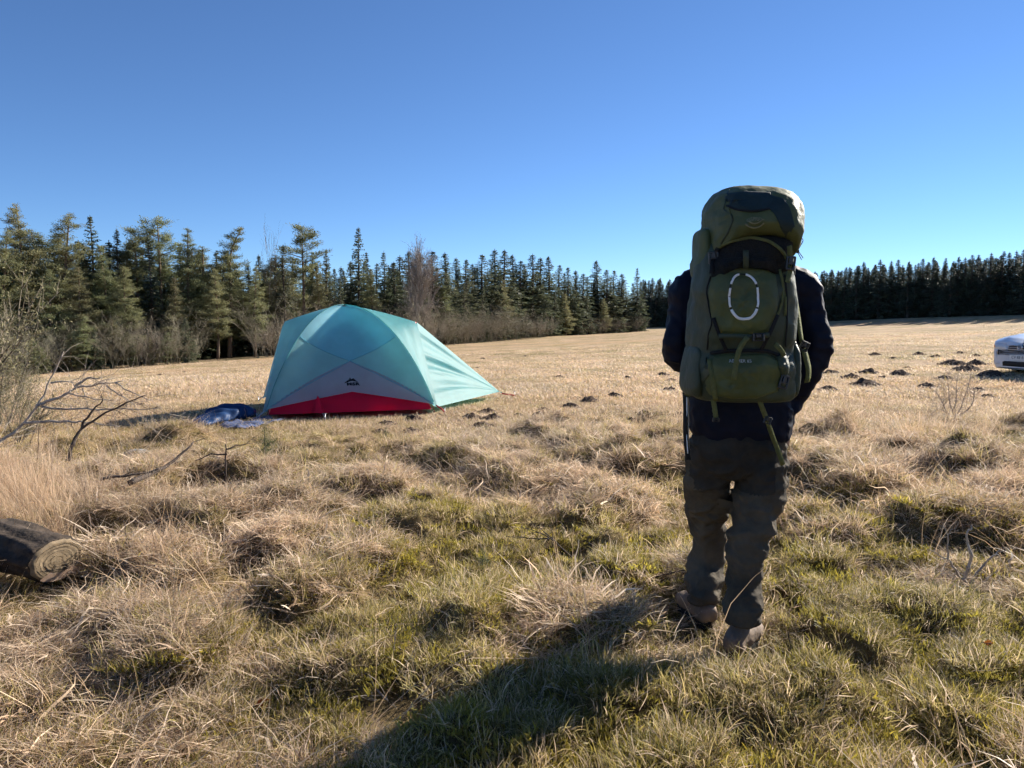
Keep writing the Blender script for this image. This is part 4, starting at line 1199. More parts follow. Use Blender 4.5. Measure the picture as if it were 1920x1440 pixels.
# lid panels and print
patch('lid_yoke', [(1357, 362), (1400, 357), (1448, 360), (1452, 375), (1440, 392), (1415, 395), (1385, 392), (1366, 386), (1372, 374), (1356, 378)], TEAL_DARK, lift=.004, parent=lid, label='dark teal zipped panel on top of the lid')
patch('lid_gusset', [(1441, 362), (1470, 372), (1482, 390), (1490, 425), (1480, 445), (1466, 425), (1452, 400), (1438, 386)], TEAL_DARK, lift=.003, parent=lid)
strap('lid_seam', [(1352, 366), (1362, 374), (1348, 395), (1342, 420), (1346, 440), (1338, 462)], .006, OLIVE_DARK, .003, parent=lid)
strap('lid_piping', [(1325, 484), (1340, 468), (1370, 452), (1410, 444), (1445, 452), (1466, 468), (1478, 488)], .010, WEB, .004, parent=lid)
strap('lid_zip', [(1364, 384), (1390, 394), (1420, 396), (1442, 391)], .007, WEB_BLACK, .007, parent=lid)
# embroidered emblem: oval, arched lettering, swoosh
def lid_xy(x, y, lift=.005): return hit(1416 + x, 415 - y, lift)
G = Geo(); a = np.linspace(math.radians(200), math.radians(340), 26); P = np.array([lid_xy(17 * math.cos(q), 1 + 12.5 * math.sin(q)) for q in a]); ribbon(G, P, .0045, .002); part(G, 'emblem', THREAD, parent=lid)
G = Geo(); P = np.array([lid_xy(11 * math.cos(q), 3 + 6.5 * math.sin(q)) for q in np.linspace(math.radians(190), math.radians(350), 20)]); ribbon(G, P, .0035, .002); part(G, 'emblem', THREAD, parent=lid)
V, F = text_geo('OSPREY', 10.0, 1.05, .1)
ang = V[:, 0] / 30.0
G = Geo(); add_faces(G, np.array([lid_xy((24 + y) * math.sin(q), (24 + y) * math.cos(q) - 19.5, .006) for q, y in zip(ang, V[:, 1])]), F); part(G, 'lettering', THREAD, smooth=False, parent=lid)
# stretch front pocket with reflective ring
front = patch('front_pocket', [(1352, 508), (1390, 500), (1435, 503), (1456, 515), (1462, 560), (1456, 590), (1442, 622), (1400, 630), (1346, 624), (1332, 598), (1328, 550), (1336, 518)], OLIVE, bulge=.020, lift=.006, wr=.011, label='bulging stretch front pocket')
POCK = bvh_np([np.array(R), np.array(L_)])
me_ = front.data; fb = BVHTree.FromPolygons([(v.co + Vector(pk_base))[:] for v in me_.vertices], [p.vertices[:] for p in me_.polygons])
def hitp(px, py, lift):
    p = at(px, py, 2.54); h = fb.ray_cast(Vector((p[0], 2.2, p[2])), Vector((0, 1, 0)), 1.0)
    return np.array([p[0], (h[0].y if h[0] is not None else 2.545) - lift, p[2]])
def oval(t_): # rounded tall ring in photograph pixels
    c, s = math.cos(t_), math.sin(t_)
    return 1392 + 26.5 * np.sign(c) * abs(c) ** .80, 556 - 42 * np.sign(s) * abs(s) ** .86
for a0, a1 in ((98, 150), (30, 80), (162, 205), (-25, 20), (212, 330)):
    G = Geo(); P = np.array([hitp(*oval(math.radians(q)), .003) for q in np.linspace(a0, a1, 22)]); ribbon(G, P, (.0090 if a0 == 212 else .0070), .002); part(G, 'reflective_strip', REFLECT_AND_LIT_EDGE, parent=front)
G = Geo(); P = np.array([hitp(*oval(q), .002) for q in np.linspace(0, 2 * math.pi, 70)]); ribbon(G, P, .004, .0015); part(G, 'ring_seam', WEB_BLACK, parent=front)
for pts in ([(1322, 520), (1320, 570), (1319, 620), (1322, 655)], [(1473, 515), (1477, 560), (1477, 610), (1474, 650)], [(1340, 690), (1352, 735)], [(1448, 690), (1440, 738)]):
    strap('panel_seam', pts, .005, WEB_BLACK, .003)
G = Geo(); p0 = hit(1338, 668, .012); G.tube(np.array([p0, p0 + [.002, -.004, -.018], p0 + [.001, -.003, -.034]]), .0022, 5); part(G, 'zip_pull', WEB)
G = Geo(); p0 = hit(1368, 390, .012); G.tube(np.array([p0, p0 + [.004, -.004, -.014], p0 + [.006, -.003, -.026]]), .0022, 5); part(G, 'zip_pull', WEB)
# dark gathered mesh above the pocket
patch('mesh_panel', [(1330, 492), (1360, 484), (1410, 480), (1455, 486), (1462, 512), (1440, 506), (1390, 502), (1350, 512), (1336, 525)], MESH_BLACK, bulge=.012, lift=.004, wr=.016)
strap('daisy_chain', [(1396, 470), (1396, 505)], .018, OLIVE_DARK, .026)
# lower compartment
low = patch('sleeping_bag_compartment', [(1316, 690), (1330, 668), (1360, 664), (1440, 664), (1462, 676), (1468, 705), (1460, 735), (1420, 748), (1370, 748), (1330, 740), (1312, 718)], OLIVE, bulge=.004, lift=.012, wr=.010, label='olive lower compartment with zip and small print')
strap('lower_zip', [(1330, 662), (1365, 658), (1400, 657), (1440, 658), (1466, 668)], .012, WEB_BLACK, .008)
V, F = text_geo('AETHER 65', 8.2, 1.05, .12)
me_ = low.data; lb = BVHTree.FromPolygons([(v.co + Vector(pk_base))[:] for v in me_.vertices], [p.vertices[:] for p in me_.polygons])
def hitl(px, py, lift):
    p = at(px, py, 2.54); h = lb.ray_cast(Vector((p[0], 2.2, p[2])), Vector((0, 1, 0)), 1.0)
    return np.array([p[0], (h[0].y if h[0] is not None else 2.55) - lift, p[2]])
G = Geo(); add_faces(G, np.array([hitl(1390 + v[0], 677.5 - v[1], .003) for v in V]), F); part(G, 'lettering', PRINT, smooth=False, parent=low)
# compression straps, V-shaped across the front
strap('compression_strap', [(1335, 596), (1345, 622), (1352, 640), (1360, 656)], .012, WEB_BLACK, .020)
strap('compression_strap', [(1456, 590), (1444, 620), (1436, 635), (1426, 655)], .012, WEB_BLACK, .020)
strap('cross_strap', [(1345, 630), (1380, 630), (1412, 632), (1440, 628)], .016, OLIVE_DARK, .024)
buckle('buckle', hit(1418, 632, .034), .040, .026)
hang('webbing_tail', [(1402, 632, 2.505), (1390, 645, 2.50), (1383, 662, 2.51), (1379, 690, 2.515), (1376, 712, 2.52)], .017, WEB)
hang('webbing_tail', [(1453, 645, 2.52), (1466, 650, 2.53), (1470, 668, 2.535)], .016, WEB)
strap('lower_strap', [(1326, 672), (1331, 700), (1336, 730), (1338, 750)], .017, WEB, .024)
hang('webbing_tail', [(1337, 748, 2.60), (1340, 765, 2.62), (1343, 788, 2.62)], .017, WEB)
buckle('buckle', at(1342.5, 787, 2.62), .022, .014)
# side flaps left and right of the lower compartment
patch('side_flap', [(1456, 668), (1474, 660), (1482, 685), (1478, 705), (1470, 720), (1458, 690)], OLIVE_DARK, bulge=.014, lift=.008, wr=.008)
patch('side_flap', [(1302, 690), (1322, 668), (1330, 676), (1316, 698), (1304, 716)], OLIVE_DARK, bulge=.014, lift=.006, wr=.008)
buckle('buckle', hit(1468, 716, .02), .030, .048, .25)
hang('webbing_tail', [(1424, 750, 2.60), (1430, 768, 2.62), (1438, 786, 2.66), (1447, 815, 2.74), (1461, 850, 2.80), (1468, 872, 2.82)], .017, WEB)
buckle('buckle', at(1439, 788, 2.65), .026, .026, .3)
# side pockets (stand proud of the flanks)
def pouch(name, tab, m, e=2.6, amp=.008):
    R_ = crumple(ring_loft(tab, 4, 40, e), amp, (12, 12, 9), 7.0); G = Geo(); G.loft(R_); return part(G, name, m)
pouch('side_pouch', [(520, 1312, 1332, 2.68, 2.80), (510, 1307, 1336, 2.66, 2.83), (470, 1307, 1336, 2.65, 2.84), (440, 1308, 1334, 2.66, 2.83), (430, 1311, 1330, 2.68, 2.81), (427, 1316, 1326, 2.71, 2.78)], OLIVE)
pouch('side_pocket', [(742, 1294, 1316, 2.64, 2.84), (725, 1288, 1316, 2.62, 2.86), (690, 1291, 1316, 2.62, 2.86), (660, 1297, 1316, 2.63, 2.85), (650, 1300, 1312, 2.66, 2.82)], OLIVE_DARK)
pouch('side_pocket', [(748, 1474, 1486, 2.66, 2.83), (735, 1470, 1494, 2.62, 2.86), (700, 1470, 1497, 2.62, 2.86), (660, 1472, 1497, 2.63, 2.85), (640, 1474, 1494, 2.66, 2.82)], OLIVE_DARK)
# hip belt wings and harness
def wing(name, pts, w, m):
    P = smooth_path([at(*p) for p in densify(pts, 8)], 4); G = Geo(); ribbon(G, P, w, .022, (0, -.5, .3)); return part(G, name, m)
for nm, pts in (('hip_belt', [(1292, 712, 2.80), (1280, 708, 2.90), (1281, 712, 3.02), (1292, 716, 3.12), (1320, 722, 3.17)]), ('hip_belt', [(1492, 705, 2.80), (1503, 700, 2.88), (1502, 705, 3.00), (1490, 712, 3.12), (1460, 720, 3.17)])):
    P = smooth_path([at(*p) for p in densify(pts, 8)], 4); G = Geo()
    T = np.gradient(P, axis=0); out = np.cross(T, np.array([0, 0, 1.0])); out /= np.linalg.norm(out, axis=1)[:, None] + 1e-9
    up = np.array([0, 0, 1.0]); hh = np.linspace(.062, .035, len(P))[:, None]
    G.loft(np.stack([P + up * hh + out * .008, P + out * .016, P - up * hh + out * .008, P - up * hh - out * .008, P - out * .010, P + up * hh - out * .008], 1)); part(G, nm, OLIVE)
hang('hip_strap_and_lit_edge', [(1284, 735, 2.93), (1286, 760, 2.92), (1285, 800, 2.90), (1287, 840, 2.90), (1291, 862, 2.90)], .020, WEB_BLACK, nrm=(-.6, -.8, 0))
hang('hip_strap_and_lit_edge', [(1289, 745, 2.92), (1290, 780, 2.91), (1289, 815, 2.90), (1291, 850, 2.90)], .014, REFLECT_AND_LIT_EDGE, nrm=(.7, -.7, 0))  # sunlit edge of the black strap, put in as a white strip
# load strap and loop on the sunny flank
hang('side_strap', [(1480, 490, 2.66), (1488, 540, 2.65), (1496, 590, 2.66), (1503, 640, 2.68)], .022, WEB, nrm=(.6, -.8, 0))
buckle('buckle', at(1508, 649, 2.68), .030, .034, .45)
hang('side_strap', [(1507, 655, 2.68), (1514, 680, 2.69), (1519, 705, 2.70), (1513, 717, 2.71)], .026, WEB, nrm=(.5, -.85, 0))
hang('side_strap', [(1482, 655, 2.63), (1486, 690, 2.62), (1488, 720, 2.63)], .012, WEB, nrm=(.3, -1, 0))
for pts in ([(1462, 505, 2.555), (1470, 540, 2.55), (1466, 575, 2.55), (1452, 600, 2.548), (1445, 622, 2.55)], [(1468, 520, 2.56), (1474, 560, 2.555), (1472, 592, 2.555)]):
    hang('bungee_strap', pts, .008, WEB)
buckle('buckle', hit(1328, 486, .020), .034, .040, -.1)
buckle('buckle', hit(1479, 494, .026), .030, .046, .1)
strap('lid_strap', [(1476, 462), (1478, 480), (1480, 505), (1474, 530)], .016, WEB, .022)
strap('lid_strap', [(1334, 470), (1329, 490), (1326, 515)], .016, WEB_BLACK, .016)
# thin cords on the right flank
G = Geo(); G.tube(smooth_path([at(*p, 2.72) for p in densify([(1492, 437), (1507, 450), (1500, 462), (1496, 470), (1502, 478), (1506, 484)], 3)], 1), .0016, 5); part(G, 'bungee_cord', WEB_BLACK)
G = Geo(); G.tube(smooth_path([at(*p, 2.72) for p in densify([(1490, 463), (1495, 472), (1503, 487)], 3)], 1), .0016, 5); part(G, 'bungee_cord', WEB_BLACK)
G = Geo(); G.box(at(1495.5, 471, 2.72), (.010, .010, .014), bev=.002); part(G, 'cord_lock', BUCKLE)
G = Geo(); a = np.linspace(0, math.pi * 1.4, 14); G.tube(np.array([at(1482 + 5 * math.cos(q), 364 - 5 * math.sin(q), 2.70) for q in a]), .0018, 5); part(G, 'haul_loop', WEB_BLACK)
G = Geo(); G.tube(smooth_path([at(*p, 2.78) for p in densify([(1305, 478), (1298, 490), (1297, 510), (1302, 520)], 3)], 1), .006, 6); part(G, 'grab_loop', WEB_BLACK)
# shoulder straps over the jacket
for sx, pts in ((-1, [(1340, 520, 2.90), (1335, 496, 2.95), (1336, 490, 3.05), (1338, 510, 3.16), (1335, 580, 3.20), (1322, 660, 3.17), (1305, 690, 3.02)]), (1, [(1458, 520, 2.90), (1462, 496, 2.95), (1461, 490, 3.05), (1458, 510, 3.16), (1462, 580, 3.20), (1476, 660, 3.17), (1490, 690, 3.02)])):
    P = smooth_path([at(*p) for p in densify(pts, 9)], 4); G = Geo()
    T = np.gradient(P, axis=0); T /= np.linalg.norm(T, axis=1)[:, None]; S = np.array([1.0, 0, 0]); Nn = np.cross(T, S)
    G.loft(np.stack([P + S * .033 + Nn * .004, P + Nn * .012, P - S * .033 + Nn * .004, P - S * .033 - Nn * .006, P + S * .033 - Nn * .006], 1)); part(G, 'shoulder_strap', OLIVE_DARK)
G = Geo(); R_ = ring_loft([(735, 1330, 1455, 2.84, 2.905), (640, 1335, 1460, 2.84, 2.905), (540, 1340, 1460, 2.84, 2.905), (500, 1350, 1450, 2.85, 2.90)], 4, 32); G.loft(R_); part(G, 'back_panel', MESH_BLACK)
# ------------------------------------------------------------------ car at the field's edge
PAINT = mat('silver_white_paint', (.62, .65, .70), .28, var=.02, nscale=2, coat=.6, spec=.5)
GLASS = mat('car_glass', (.015, .02, .025), .05, var=0, spec=.7, coat=.5)
BLACKP = mat('black_plastic', (.012, .012, .014), .5, var=.1)
CHROME = mat('chrome', (.75, .76, .78), .15, metal=1.0, var=0)
LAMP = mat('headlamp_lens', (.55, .58, .62), .08, var=.02, spec=.7, coat=.8)
AMBER = mat('amber_lens', (.75, .25, .03), .15, var=0, spec=.6)
RUBBER = mat('tyre_rubber', (.015, .015, .016), .85)
PLATE = mat('number_plate', (.78, .78, .76), .4, var=.02)
PLATE_INK = mat('plate_ink', (.02, .02, .025), .5, var=0)

fpos = on_ground(1900, 716)                        # ground under the middle of the front bumper
Yc = 16.8
fpos = np.array([at(1911, 712, Yc)[0], Yc, 0]); fpos[2] = h1(fpos[0], fpos[1])
car_head = math.radians(191)                       # direction the car faces (from +X)
cd = np.array([math.cos(car_head), math.sin(car_head)]); cs = np.array([-cd[1], cd[0]])   # cs: towards the driver's left
car_c = fpos[:2] - cd * 2.1
CB = np.array([car_c[0], car_c[1], h1(*car_c)])
car = empty('parked_car', tuple(CB), 'silver white car cut by the picture edge, parked on the field', 'car')
CAR_Z = CB[2] - .07
def cp(x, y, z):    # car coordinates: x forward from the middle, y to its left, z up
    return np.array([CB[0] + cd[0] * x + cs[0] * y, CB[1] + cd[1] * x + cs[1] * y, CAR_Z + z])
def cpart(G, name, m, smooth=True, parent=None, label=None):
    o = G.build(name, m, parent=parent or car, origin=CB, smooth=smooth)
    if label: o['label'] = label
    return o
# body: sections along the length (x, half width low/high, sill z, belt z, roof z or None)
def section(x, hw, z0, zb, zt, hwt, n=18):
    """half outline from sill to top, mirrored"""
    z0 = z0 - .11
    pts = [(hw * .88, z0), (hw * .97, z0 + .10), (hw, z0 + .34), (hw * .995, zb - .12), (hw * .97, zb)]
    if zt > zb + .03:
        pts += [(hw * .97 + (hwt - hw * .97) * .35, zb + (zt - zb) * .45), (hwt * 1.0, zt - .09), (hwt * .86, zt - .02), (0.0, zt)]
    else:
        pts += [(hw * .93, zb + .01), (hw * .80, zt + .012), (hw * .45, zt + .02), (0, zt + .022)]
    full = [(y, z) for y, z in pts] + [(-y, z) for y, z in pts[-2::-1]]
    return [cp(x, y, z) for y, z in full]
secs = [(2.10, .60, .30, .52, .54, 0), (2.085, .74, .22, .62, .66, 0), (2.03, .81, .20, .70, .76, 0), (1.90, .85, .19, .76, .86, 0), (1.65, .875, .19, .82, .93, 0), (1.2, .885, .19, .88, 1.0, 0), (.95, .89, .19, .90, 1.04, .74),
        (.55, .89, .19, .91, 1.30, .66), (.25, .89, .19, .92, 1.44, .62), (-.4, .89, .19, .92, 1.48, .61), (-1.1, .885, .19, .93, 1.45, .60), (-1.6, .88, .20, .94, 1.36, .60), (-1.9, .86, .22, .93, 1.10, .66), (-2.05, .82, .28, .88, .95, 0), (-2.1, .70, .34, .75, .80, 0)]
body_r = np.array([section(*s) for s in secs])
# finer along the length
t0 = np.arange(len(secs)); t1 = np.linspace(0, len(secs) - 1, (len(secs) - 1) * 4 + 1)
body_r = np.stack([np.stack([np.interp(t1, t0, body_r[:, j, c]) for c in range(3)], -1) for j in range(body_r.shape[1])], 1)
G = Geo(); G.grid(body_r)
G.F.append((np.array([np.arange(body_r.shape[1])[::-1]]), 0)); G.F.append((np.array([np.arange(body_r.shape[1])]) + G.n - body_r.shape[1], 0))
i = np.arange(len(t1) - 1); m_ = body_r.shape[1]
G.F.append((np.stack([i * m_, (i + 1) * m_, (i + 1) * m_ + m_ - 1, i * m_ + m_ - 1], 1), 0))
cbody = cpart(G, 'body', PAINT)
cb_bvh = BVHTree.FromPolygons([(v.co + Vector(CB))[:] for v in cbody.data.vertices], [p.vertices[:] for p in cbody.data.polygons])
def nose(y, z, lift=.006):
    """point on the front skin at (y, z) of the car"""
    o = cp(3.0, y, z); h = cb_bvh.ray_cast(Vector(o), Vector((-cd[0], -cd[1], 0)), 2.2)
    q = np.array(h[0]) if h[0] is not None else cp(1.9, y, z)
    return q + np.array([cd[0], cd[1], 0]) * lift
def nose_patch(name, y0, y1, z0, z1, m, lift=.008, ny=12, nz_=5, parent=None, skew=0.0):
    G = Geo(); P = np.array([[nose(y0 + (y1 - y0) * j / ny, z0 + (z1 - z0) * i / nz_ + skew * abs(y0 + (y1 - y0) * j / ny), lift if 0 < i < nz_ and 0 < j < ny else -.004) for j in range(ny + 1)] for i in range(nz_ + 1)])
    G.grid(P); return cpart(G, name, m, parent=parent)
grille = nose_patch('grille', -.36, .36, .53, .64, BLACKP, .010)
for z in (.545, .585, .625):
    G = Geo(); P = np.array([nose(y, z, .020) for y in np.linspace(-.37, .37, 15)]); ribbon(G, P, .010, .012, (cd[0], cd[1], 0)); cpart(G, 'slat', CHROME, parent=grille)
G = Geo(); c = nose(0, .585, .03)
ring = np.array([c + np.array([cs[0], cs[1], 0]) * .062 * math.cos(a) + np.array([0, 0, 1]) * .062 * math.sin(a) for a in np.linspace(0, 2 * math.pi, 29)])
G.tube(ring, .008, 6, cap=False)
def bar(a, b): G.tube(np.array([c + np.array([cs[0], cs[1], 0]) * p[0] * -1 + np.array([0, 0, 1]) * p[1] for p in (a, b)]), .006, 5)
bar((-.028, .050), (0, .006)); bar((.028, .050), (0, .006)); bar((-.052, .028), (-.022, -.050)); bar((-.022, -.050), (0, -.006)); bar((.052, .028), (.022, -.050)); bar((.022, -.050), (0, -.006))
cpart(G, 'badge', CHROME, parent=grille)
for sg in (-1, 1):
    hl = nose_patch('headlight', sg * .40, sg * .76, .53, .68, LAMP, .012, parent=None)
    nose_patch('indicator', sg * .70, sg * .775, .55, .64, AMBER, .016, 6, 4, parent=hl)
    fog = nose_patch('fog_lamp', sg * .54, sg * .66, .18, .25, LAMP, .014, 6, 4)
lowg = nose_patch('lower_grille', -.50, .50, .15, .28, BLACKP, .010)
nose_patch('bumper_line', -.62, .62, .455, .475, BLACKP, .008, 14, 2)
nose_patch('front_lip', -.66, .66, .105, .13, BLACKP, .014, 14, 2)
# number plate
G = Geo(); pc_ = nose(0, .365, .03); Rm = np.array([[cs[0], cd[0], 0], [cs[1], cd[1], 0], [0, 0, 1]])
G.box(pc_, (.52, .012, .115), Rm, bev=.003); plate = cpart(G, 'number_plate', PLATE, smooth=False)
V, F = text_geo('CV 88 814', .098, 1.0, .0)
G = Geo(); add_faces(G, np.array([pc_ + np.array([cd[0], cd[1], 0]) * .0085 + np.array([cs[0], cs[1], 0]) * (-1) * -v[0] * .95 + np.array([0, 0, 1]) * v[1] * .95 for v in V]), F); cpart(G, 'lettering', PLATE_INK, smooth=False, parent=plate)
# glass
def glass(name, pts):
    G = Geo(); G.add([cp(*p) for p in pts], np.array([list(range(len(pts)))])); return cpart(G, name, GLASS, smooth=False)
glass('windscreen', [(.93, -.66, 1.06), (.93, .66, 1.06), (.30, .56, 1.425), (.30, -.56, 1.425)])
glass('rear_window', [(-1.93, .60, 1.10), (-1.93, -.60, 1.10), (-1.66, -.54, 1.34), (-1.66, .54, 1.34)])
for sg in (-1, 1):
    glass('side_window', [(.72, sg * .868, .97), (-.30, sg * .878, .98), (-.30, sg * .70, 1.40), (.22, sg * .70, 1.38)])
    glass('side_window', [(-.38, sg * .878, .98), (-1.50, sg * .872, .99), (-1.40, sg * .70, 1.36), (-.38, sg * .70, 1.40)])
    G = Geo(); G.box(cp(.72, sg * .98, 1.0), (.10, .20, .14), np.array([[cd[0], cs[0], 0], [cd[1], cs[1], 0], [0, 0, 1]]), bev=.03); cpart(G, 'wing_mirror', PAINT)
    for x in (1.32, -1.32):
        G = Geo(); a = np.linspace(0, 2 * math.pi, 33)
        for (r_, w_) in ((.31, .10),):
            prof = [(.20, -w_), (.27, -w_ * 1.02), (.31, -w_ * .8), (.315, 0), (.31, w_ * .8), (.27, w_ * 1.02), (.20, w_)]
            P = np.array([[cp(x + r * math.cos(q), sg * .80 + y, .315 + r * math.sin(q)) for q in a[:-1]] for r, y in prof]); G.grid(P, wrap=True)
        wh = cpart(G, 'wheel', RUBBER)
        G = Geo()
        P = np.array([[cp(x + r * math.cos(q), sg * (.80 + y), .315 + r * math.sin(q)) for q in a[:-1]] for r, y in ((.205, .09), (.19, .06), (.06, .075), (.01, .08))]); G.grid(P, wrap=True); cpart(G, 'rim', CHROME, parent=wh)
        G = Geo(); P = np.array([[cp(x + r * math.cos(q), sg * .902, .315 + r * math.sin(q)) for q in np.linspace(-.15, math.pi + .15, 24)] for r in (.36, .395)]); G.grid(P); cpart(G, 'wheel_arch', BLACKP)

# ------------------------------------------------------------------ molehills
EARTH = mat('dark_earth', (.115, .078, .058), .95, nscale=14, color2=(.045, .031, .024), bump=1.0, bscale=30, spec=.1)
MOUNDS = []; NOGRASS = []
for k in range(6):
    r = np.random.default_rng(70 + k); G = Geo(); P = []
    for i in range(11):
        f = i / 10; row = []
        for j in range(22):
            a = 2 * math.pi * j / 22
            rad = f * (1 + .25 * mnoise.noise((math.cos(a) * 1.5 + k * 7, math.sin(a) * 1.5, 3.1)))
            z = .30 * max(0, 1 - f ** 1.5) + (.16 * mnoise.noise((math.cos(a) * f * 3.2 + k * 5, math.sin(a) * f * 3.2, k)) + .09 * mnoise.noise((math.cos(a) * f * 8, math.sin(a) * f * 8, k + .5))) * (1 - f ** 3) - .06 * (f > .95)
            row.append([math.cos(a) * rad, math.sin(a) * rad, z])
        P.append(row)
    G.grid(np.array(P), wrap=True)
    for q in range(14):                                  # crumbs of soil
        a, f = r.random() * 6.28, .3 + .9 * r.random(); s = .05 + .07 * r.random()
        c = np.array([math.cos(a) * f, math.sin(a) * f, .25 * max(0, 1 - f) + .02])
        G.loft([[c + s * np.array([math.cos(b) * w, math.sin(b) * w, z]) for b in np.arange(6) * 1.047] for w, z in ((.5, -.6), (1, -.1), (.8, .5), (.3, .8))])
    MOUNDS.append(G.build('molehill', EARTH, link=False))
def molehill(px, py, w, label, group=None, k=[0]):
    p = on_ground(px, py); s = 1.2 * w * p[1] / F_PX / 2
    if s < .06: s = .06
    o = MOUNDS[k[0] % 6].copy(); k[0] += 1; COL.objects.link(o)
    o.location = (p[0], p[1], p[2] - .015); o.scale = (s, s * 1.1, min(s * 1.35, .42)); NOGRASS.append((p[0], p[1] - s * .2, s * 1.15)); o.rotation_euler = (0, 0, random.random() * 6.28)
    tag(o, label, 'molehill', group)
A_ = 'molehill in the loose scatter between hiker and car'
for q_, (x_, y_, w) in enumerate(sorted([(1640, 666, 22), (1724, 665, 22), (1756, 669, 20), (1801, 663, 18), (1831, 668, 16), (1655, 709, 20), (1688, 702, 38), (1772, 710, 30), (1558, 699, 26), (1596, 709, 34), (1628, 700, 34), (1737, 726, 38), (1833, 731, 26), (1852, 745, 24), (1675, 672, 14), (1700, 690, 14), (1812, 694, 44), (1858, 704, 44)])):
    molehill(x_, y_, w, A_ + ', %s counted rightwards' % ORD[q_], 'molehills between hiker and car')
molehill(1788, 683, 44, 'large black molehill left of the car, longest of the scatter')
molehill(1831, 684, 36, 'black molehill touching the large one, nearest the car bumper')
molehill(1624, 722, 54, 'broad brown molehill in front of the scatter right of the hiker')
molehill(1552, 732, 36, 'dark molehill right beside the hiker\'s elbow')
B_ = 'small molehill on the pasture between vestibule and hiker'
for q_, (x_, y_, w) in enumerate(sorted([(1048, 707, 16), (1177, 709, 18), (1243, 703, 24), (1260, 713, 20), (1256, 732, 30), (1152, 742, 26), (1105, 751, 34), (1070, 762, 34), (1012, 779, 30), (972, 778, 18), (1020, 767, 18), (905, 673, 10), (985, 668, 9), (895, 690, 10)])):
    molehill(x_, y_, w, B_ + ', %s counted rightwards' % ORD[q_], 'molehills right of the tent')
molehill(884, 781, 32, 'pointed dark molehill just below the vestibule corner')
molehill(914, 772, 30, 'low crumbly molehill behind the pointed one at the vestibule')
molehill(922, 786, 38, 'flat dark molehill right of the pointed one at the vestibule')
molehill(905, 800, 40, 'brown molehill below the pointed one in front of the vestibule')
molehill(975, 805, 18, 'small round molehill at the edge of the rough grass')
molehill(1006, 813, 46, 'flattened molehill half sunk in the rough grass edge')
molehill(1106, 804, 30, 'crumbly brown molehill alone at the rough grass edge')
for q, (x_, y_, w) in enumerate([(1185, 790, 34), (1215, 785, 36), (1248, 782, 34), (1270, 778, 26)]):
    molehill(x_, y_, w, ['leftmost', 'second', 'third', 'last'][q] + ' heap of the ridge of dug earth left of the hiker\'s hip')
C_ = 'dark molehill in the trio in front of the tent\'s red floor'
molehill(725, 797, 34, 'low molehill left of the pair in front of the tent'); molehill(775, 786, 36, 'dark molehill nearest the tent in front of its red floor'); molehill(770, 810, 40, 'broken molehill in front of the tent, nearest the rough grass'); molehill(712, 812, 30, 'thin earth streak of a molehill left in front of the tent')
D_ = 'tiny far molehill on the pasture left of the tent'
for q_, (x_, y_, w) in enumerate(sorted([(300, 703, 10), (330, 709, 9), (412, 739, 18), (462, 734, 14), (232, 762, 18), (265, 757, 14), (296, 765, 12), (345, 697, 8), (280, 700, 7), (433, 700, 7)])):
    molehill(x_, y_, w, D_ + ', %s counted rightwards' % ORD[q_], 'molehills left of the tent')

# ------------------------------------------------------------------ log
LOGBARK = mat('log_bark', (.085, .062, .045), .95, nscale=12, color2=(.018, .014, .011), bump=1.0, bscale=34, stretch=(1, 1, 1))
CUT = mat('log_cut', (.29, .215, .13), .85, nscale=14, color2=(.12, .088, .055), bump=.3, bscale=60)
cutc = at(108, 1050, 3.62); lr = .120
la = np.array([-.88, .36, .10]); la /= np.linalg.norm(la)          # from the cut face back into the grass
logc = cutc.copy(); logb = np.array([cutc[0], cutc[1], h1(cutc[0], cutc[1])])
log = empty('cut_log', tuple(logb), 'short cut log lying in tall grass, pale sawn face turned to the field', 'log')
s1 = np.cross(la, [0, 0, 1.0]); s1 /= np.linalg.norm(s1); s2 = np.cross(s1, la)
def lpt(t_, a, r): return cutc + la * t_ + (s1 * math.cos(a) * 1.18 + s2 * math.sin(a) * .84) * r
G = Geo(); rings = []
for i in range(30):
    t_ = .012 + .46 * i / 29
    rings.append([lpt(t_ + (.05 * math.cos(a) if i == 0 else 0) * 0, a, lr * (1 + .14 * mnoise.noise((math.cos(a) * 2.2, math.sin(a) * 2.2, t_ * 3)) + .10 * mnoise.noise((math.cos(a) * 9, math.sin(a) * 9, t_ * 5)) + .03 * math.sin(9 * a + 2 * mnoise.noise((t_ * 4, a, 0))) + .12 * abs(mnoise.noise((math.cos(a) * 9, math.sin(a) * 9, t_ * 3))))) for a in np.arange(48) * math.pi / 24])
G.loft(rings); G.build('bark', LOGBARK, parent=log, origin=logb)
G = Geo(); P = []
for i in range(12):
    f = i / 11
    P.append([lpt(.004 - .010 * (i < 11) + .004 * math.sin(f * 40) + .03 * max(0, -math.sin(a) - .35 * 1) * (1 if f > .55 else 0) * 0, a, lr * f * .985 * (1 + .14 * f * mnoise.noise((math.cos(a) * 2.2, math.sin(a) * 2.2, 0)) + .05 * f * mnoise.noise((math.cos(a) * 9, math.sin(a) * 9, 0))) + 1e-4) for a in np.arange(48) * math.pi / 24])
G.grid(np.array(P)[:, ::-1], wrap=True); cf = G.build('cut_face', CUT, parent=log, origin=logb); cf['label'] = 'sawn end with growth rings'
for rr in (.3, .5, .68, .82):
    G = Geo(); G.tube(np.array([lpt(-.008, a, lr * rr * (1 + .05 * math.sin(3 * a))) for a in np.linspace(0, 2 * math.pi, 40)]), .0007, 4, cap=False); G.build('growth_ring', LOGBARK, parent=cf, origin=logb)
G = Geo(); P = [[lpt(-.012 - .018 * w, math.radians(q), lr * (.99 - .55 * w)) for w in np.linspace(0, .8, 5)] for q in np.linspace(225, 318, 16)]
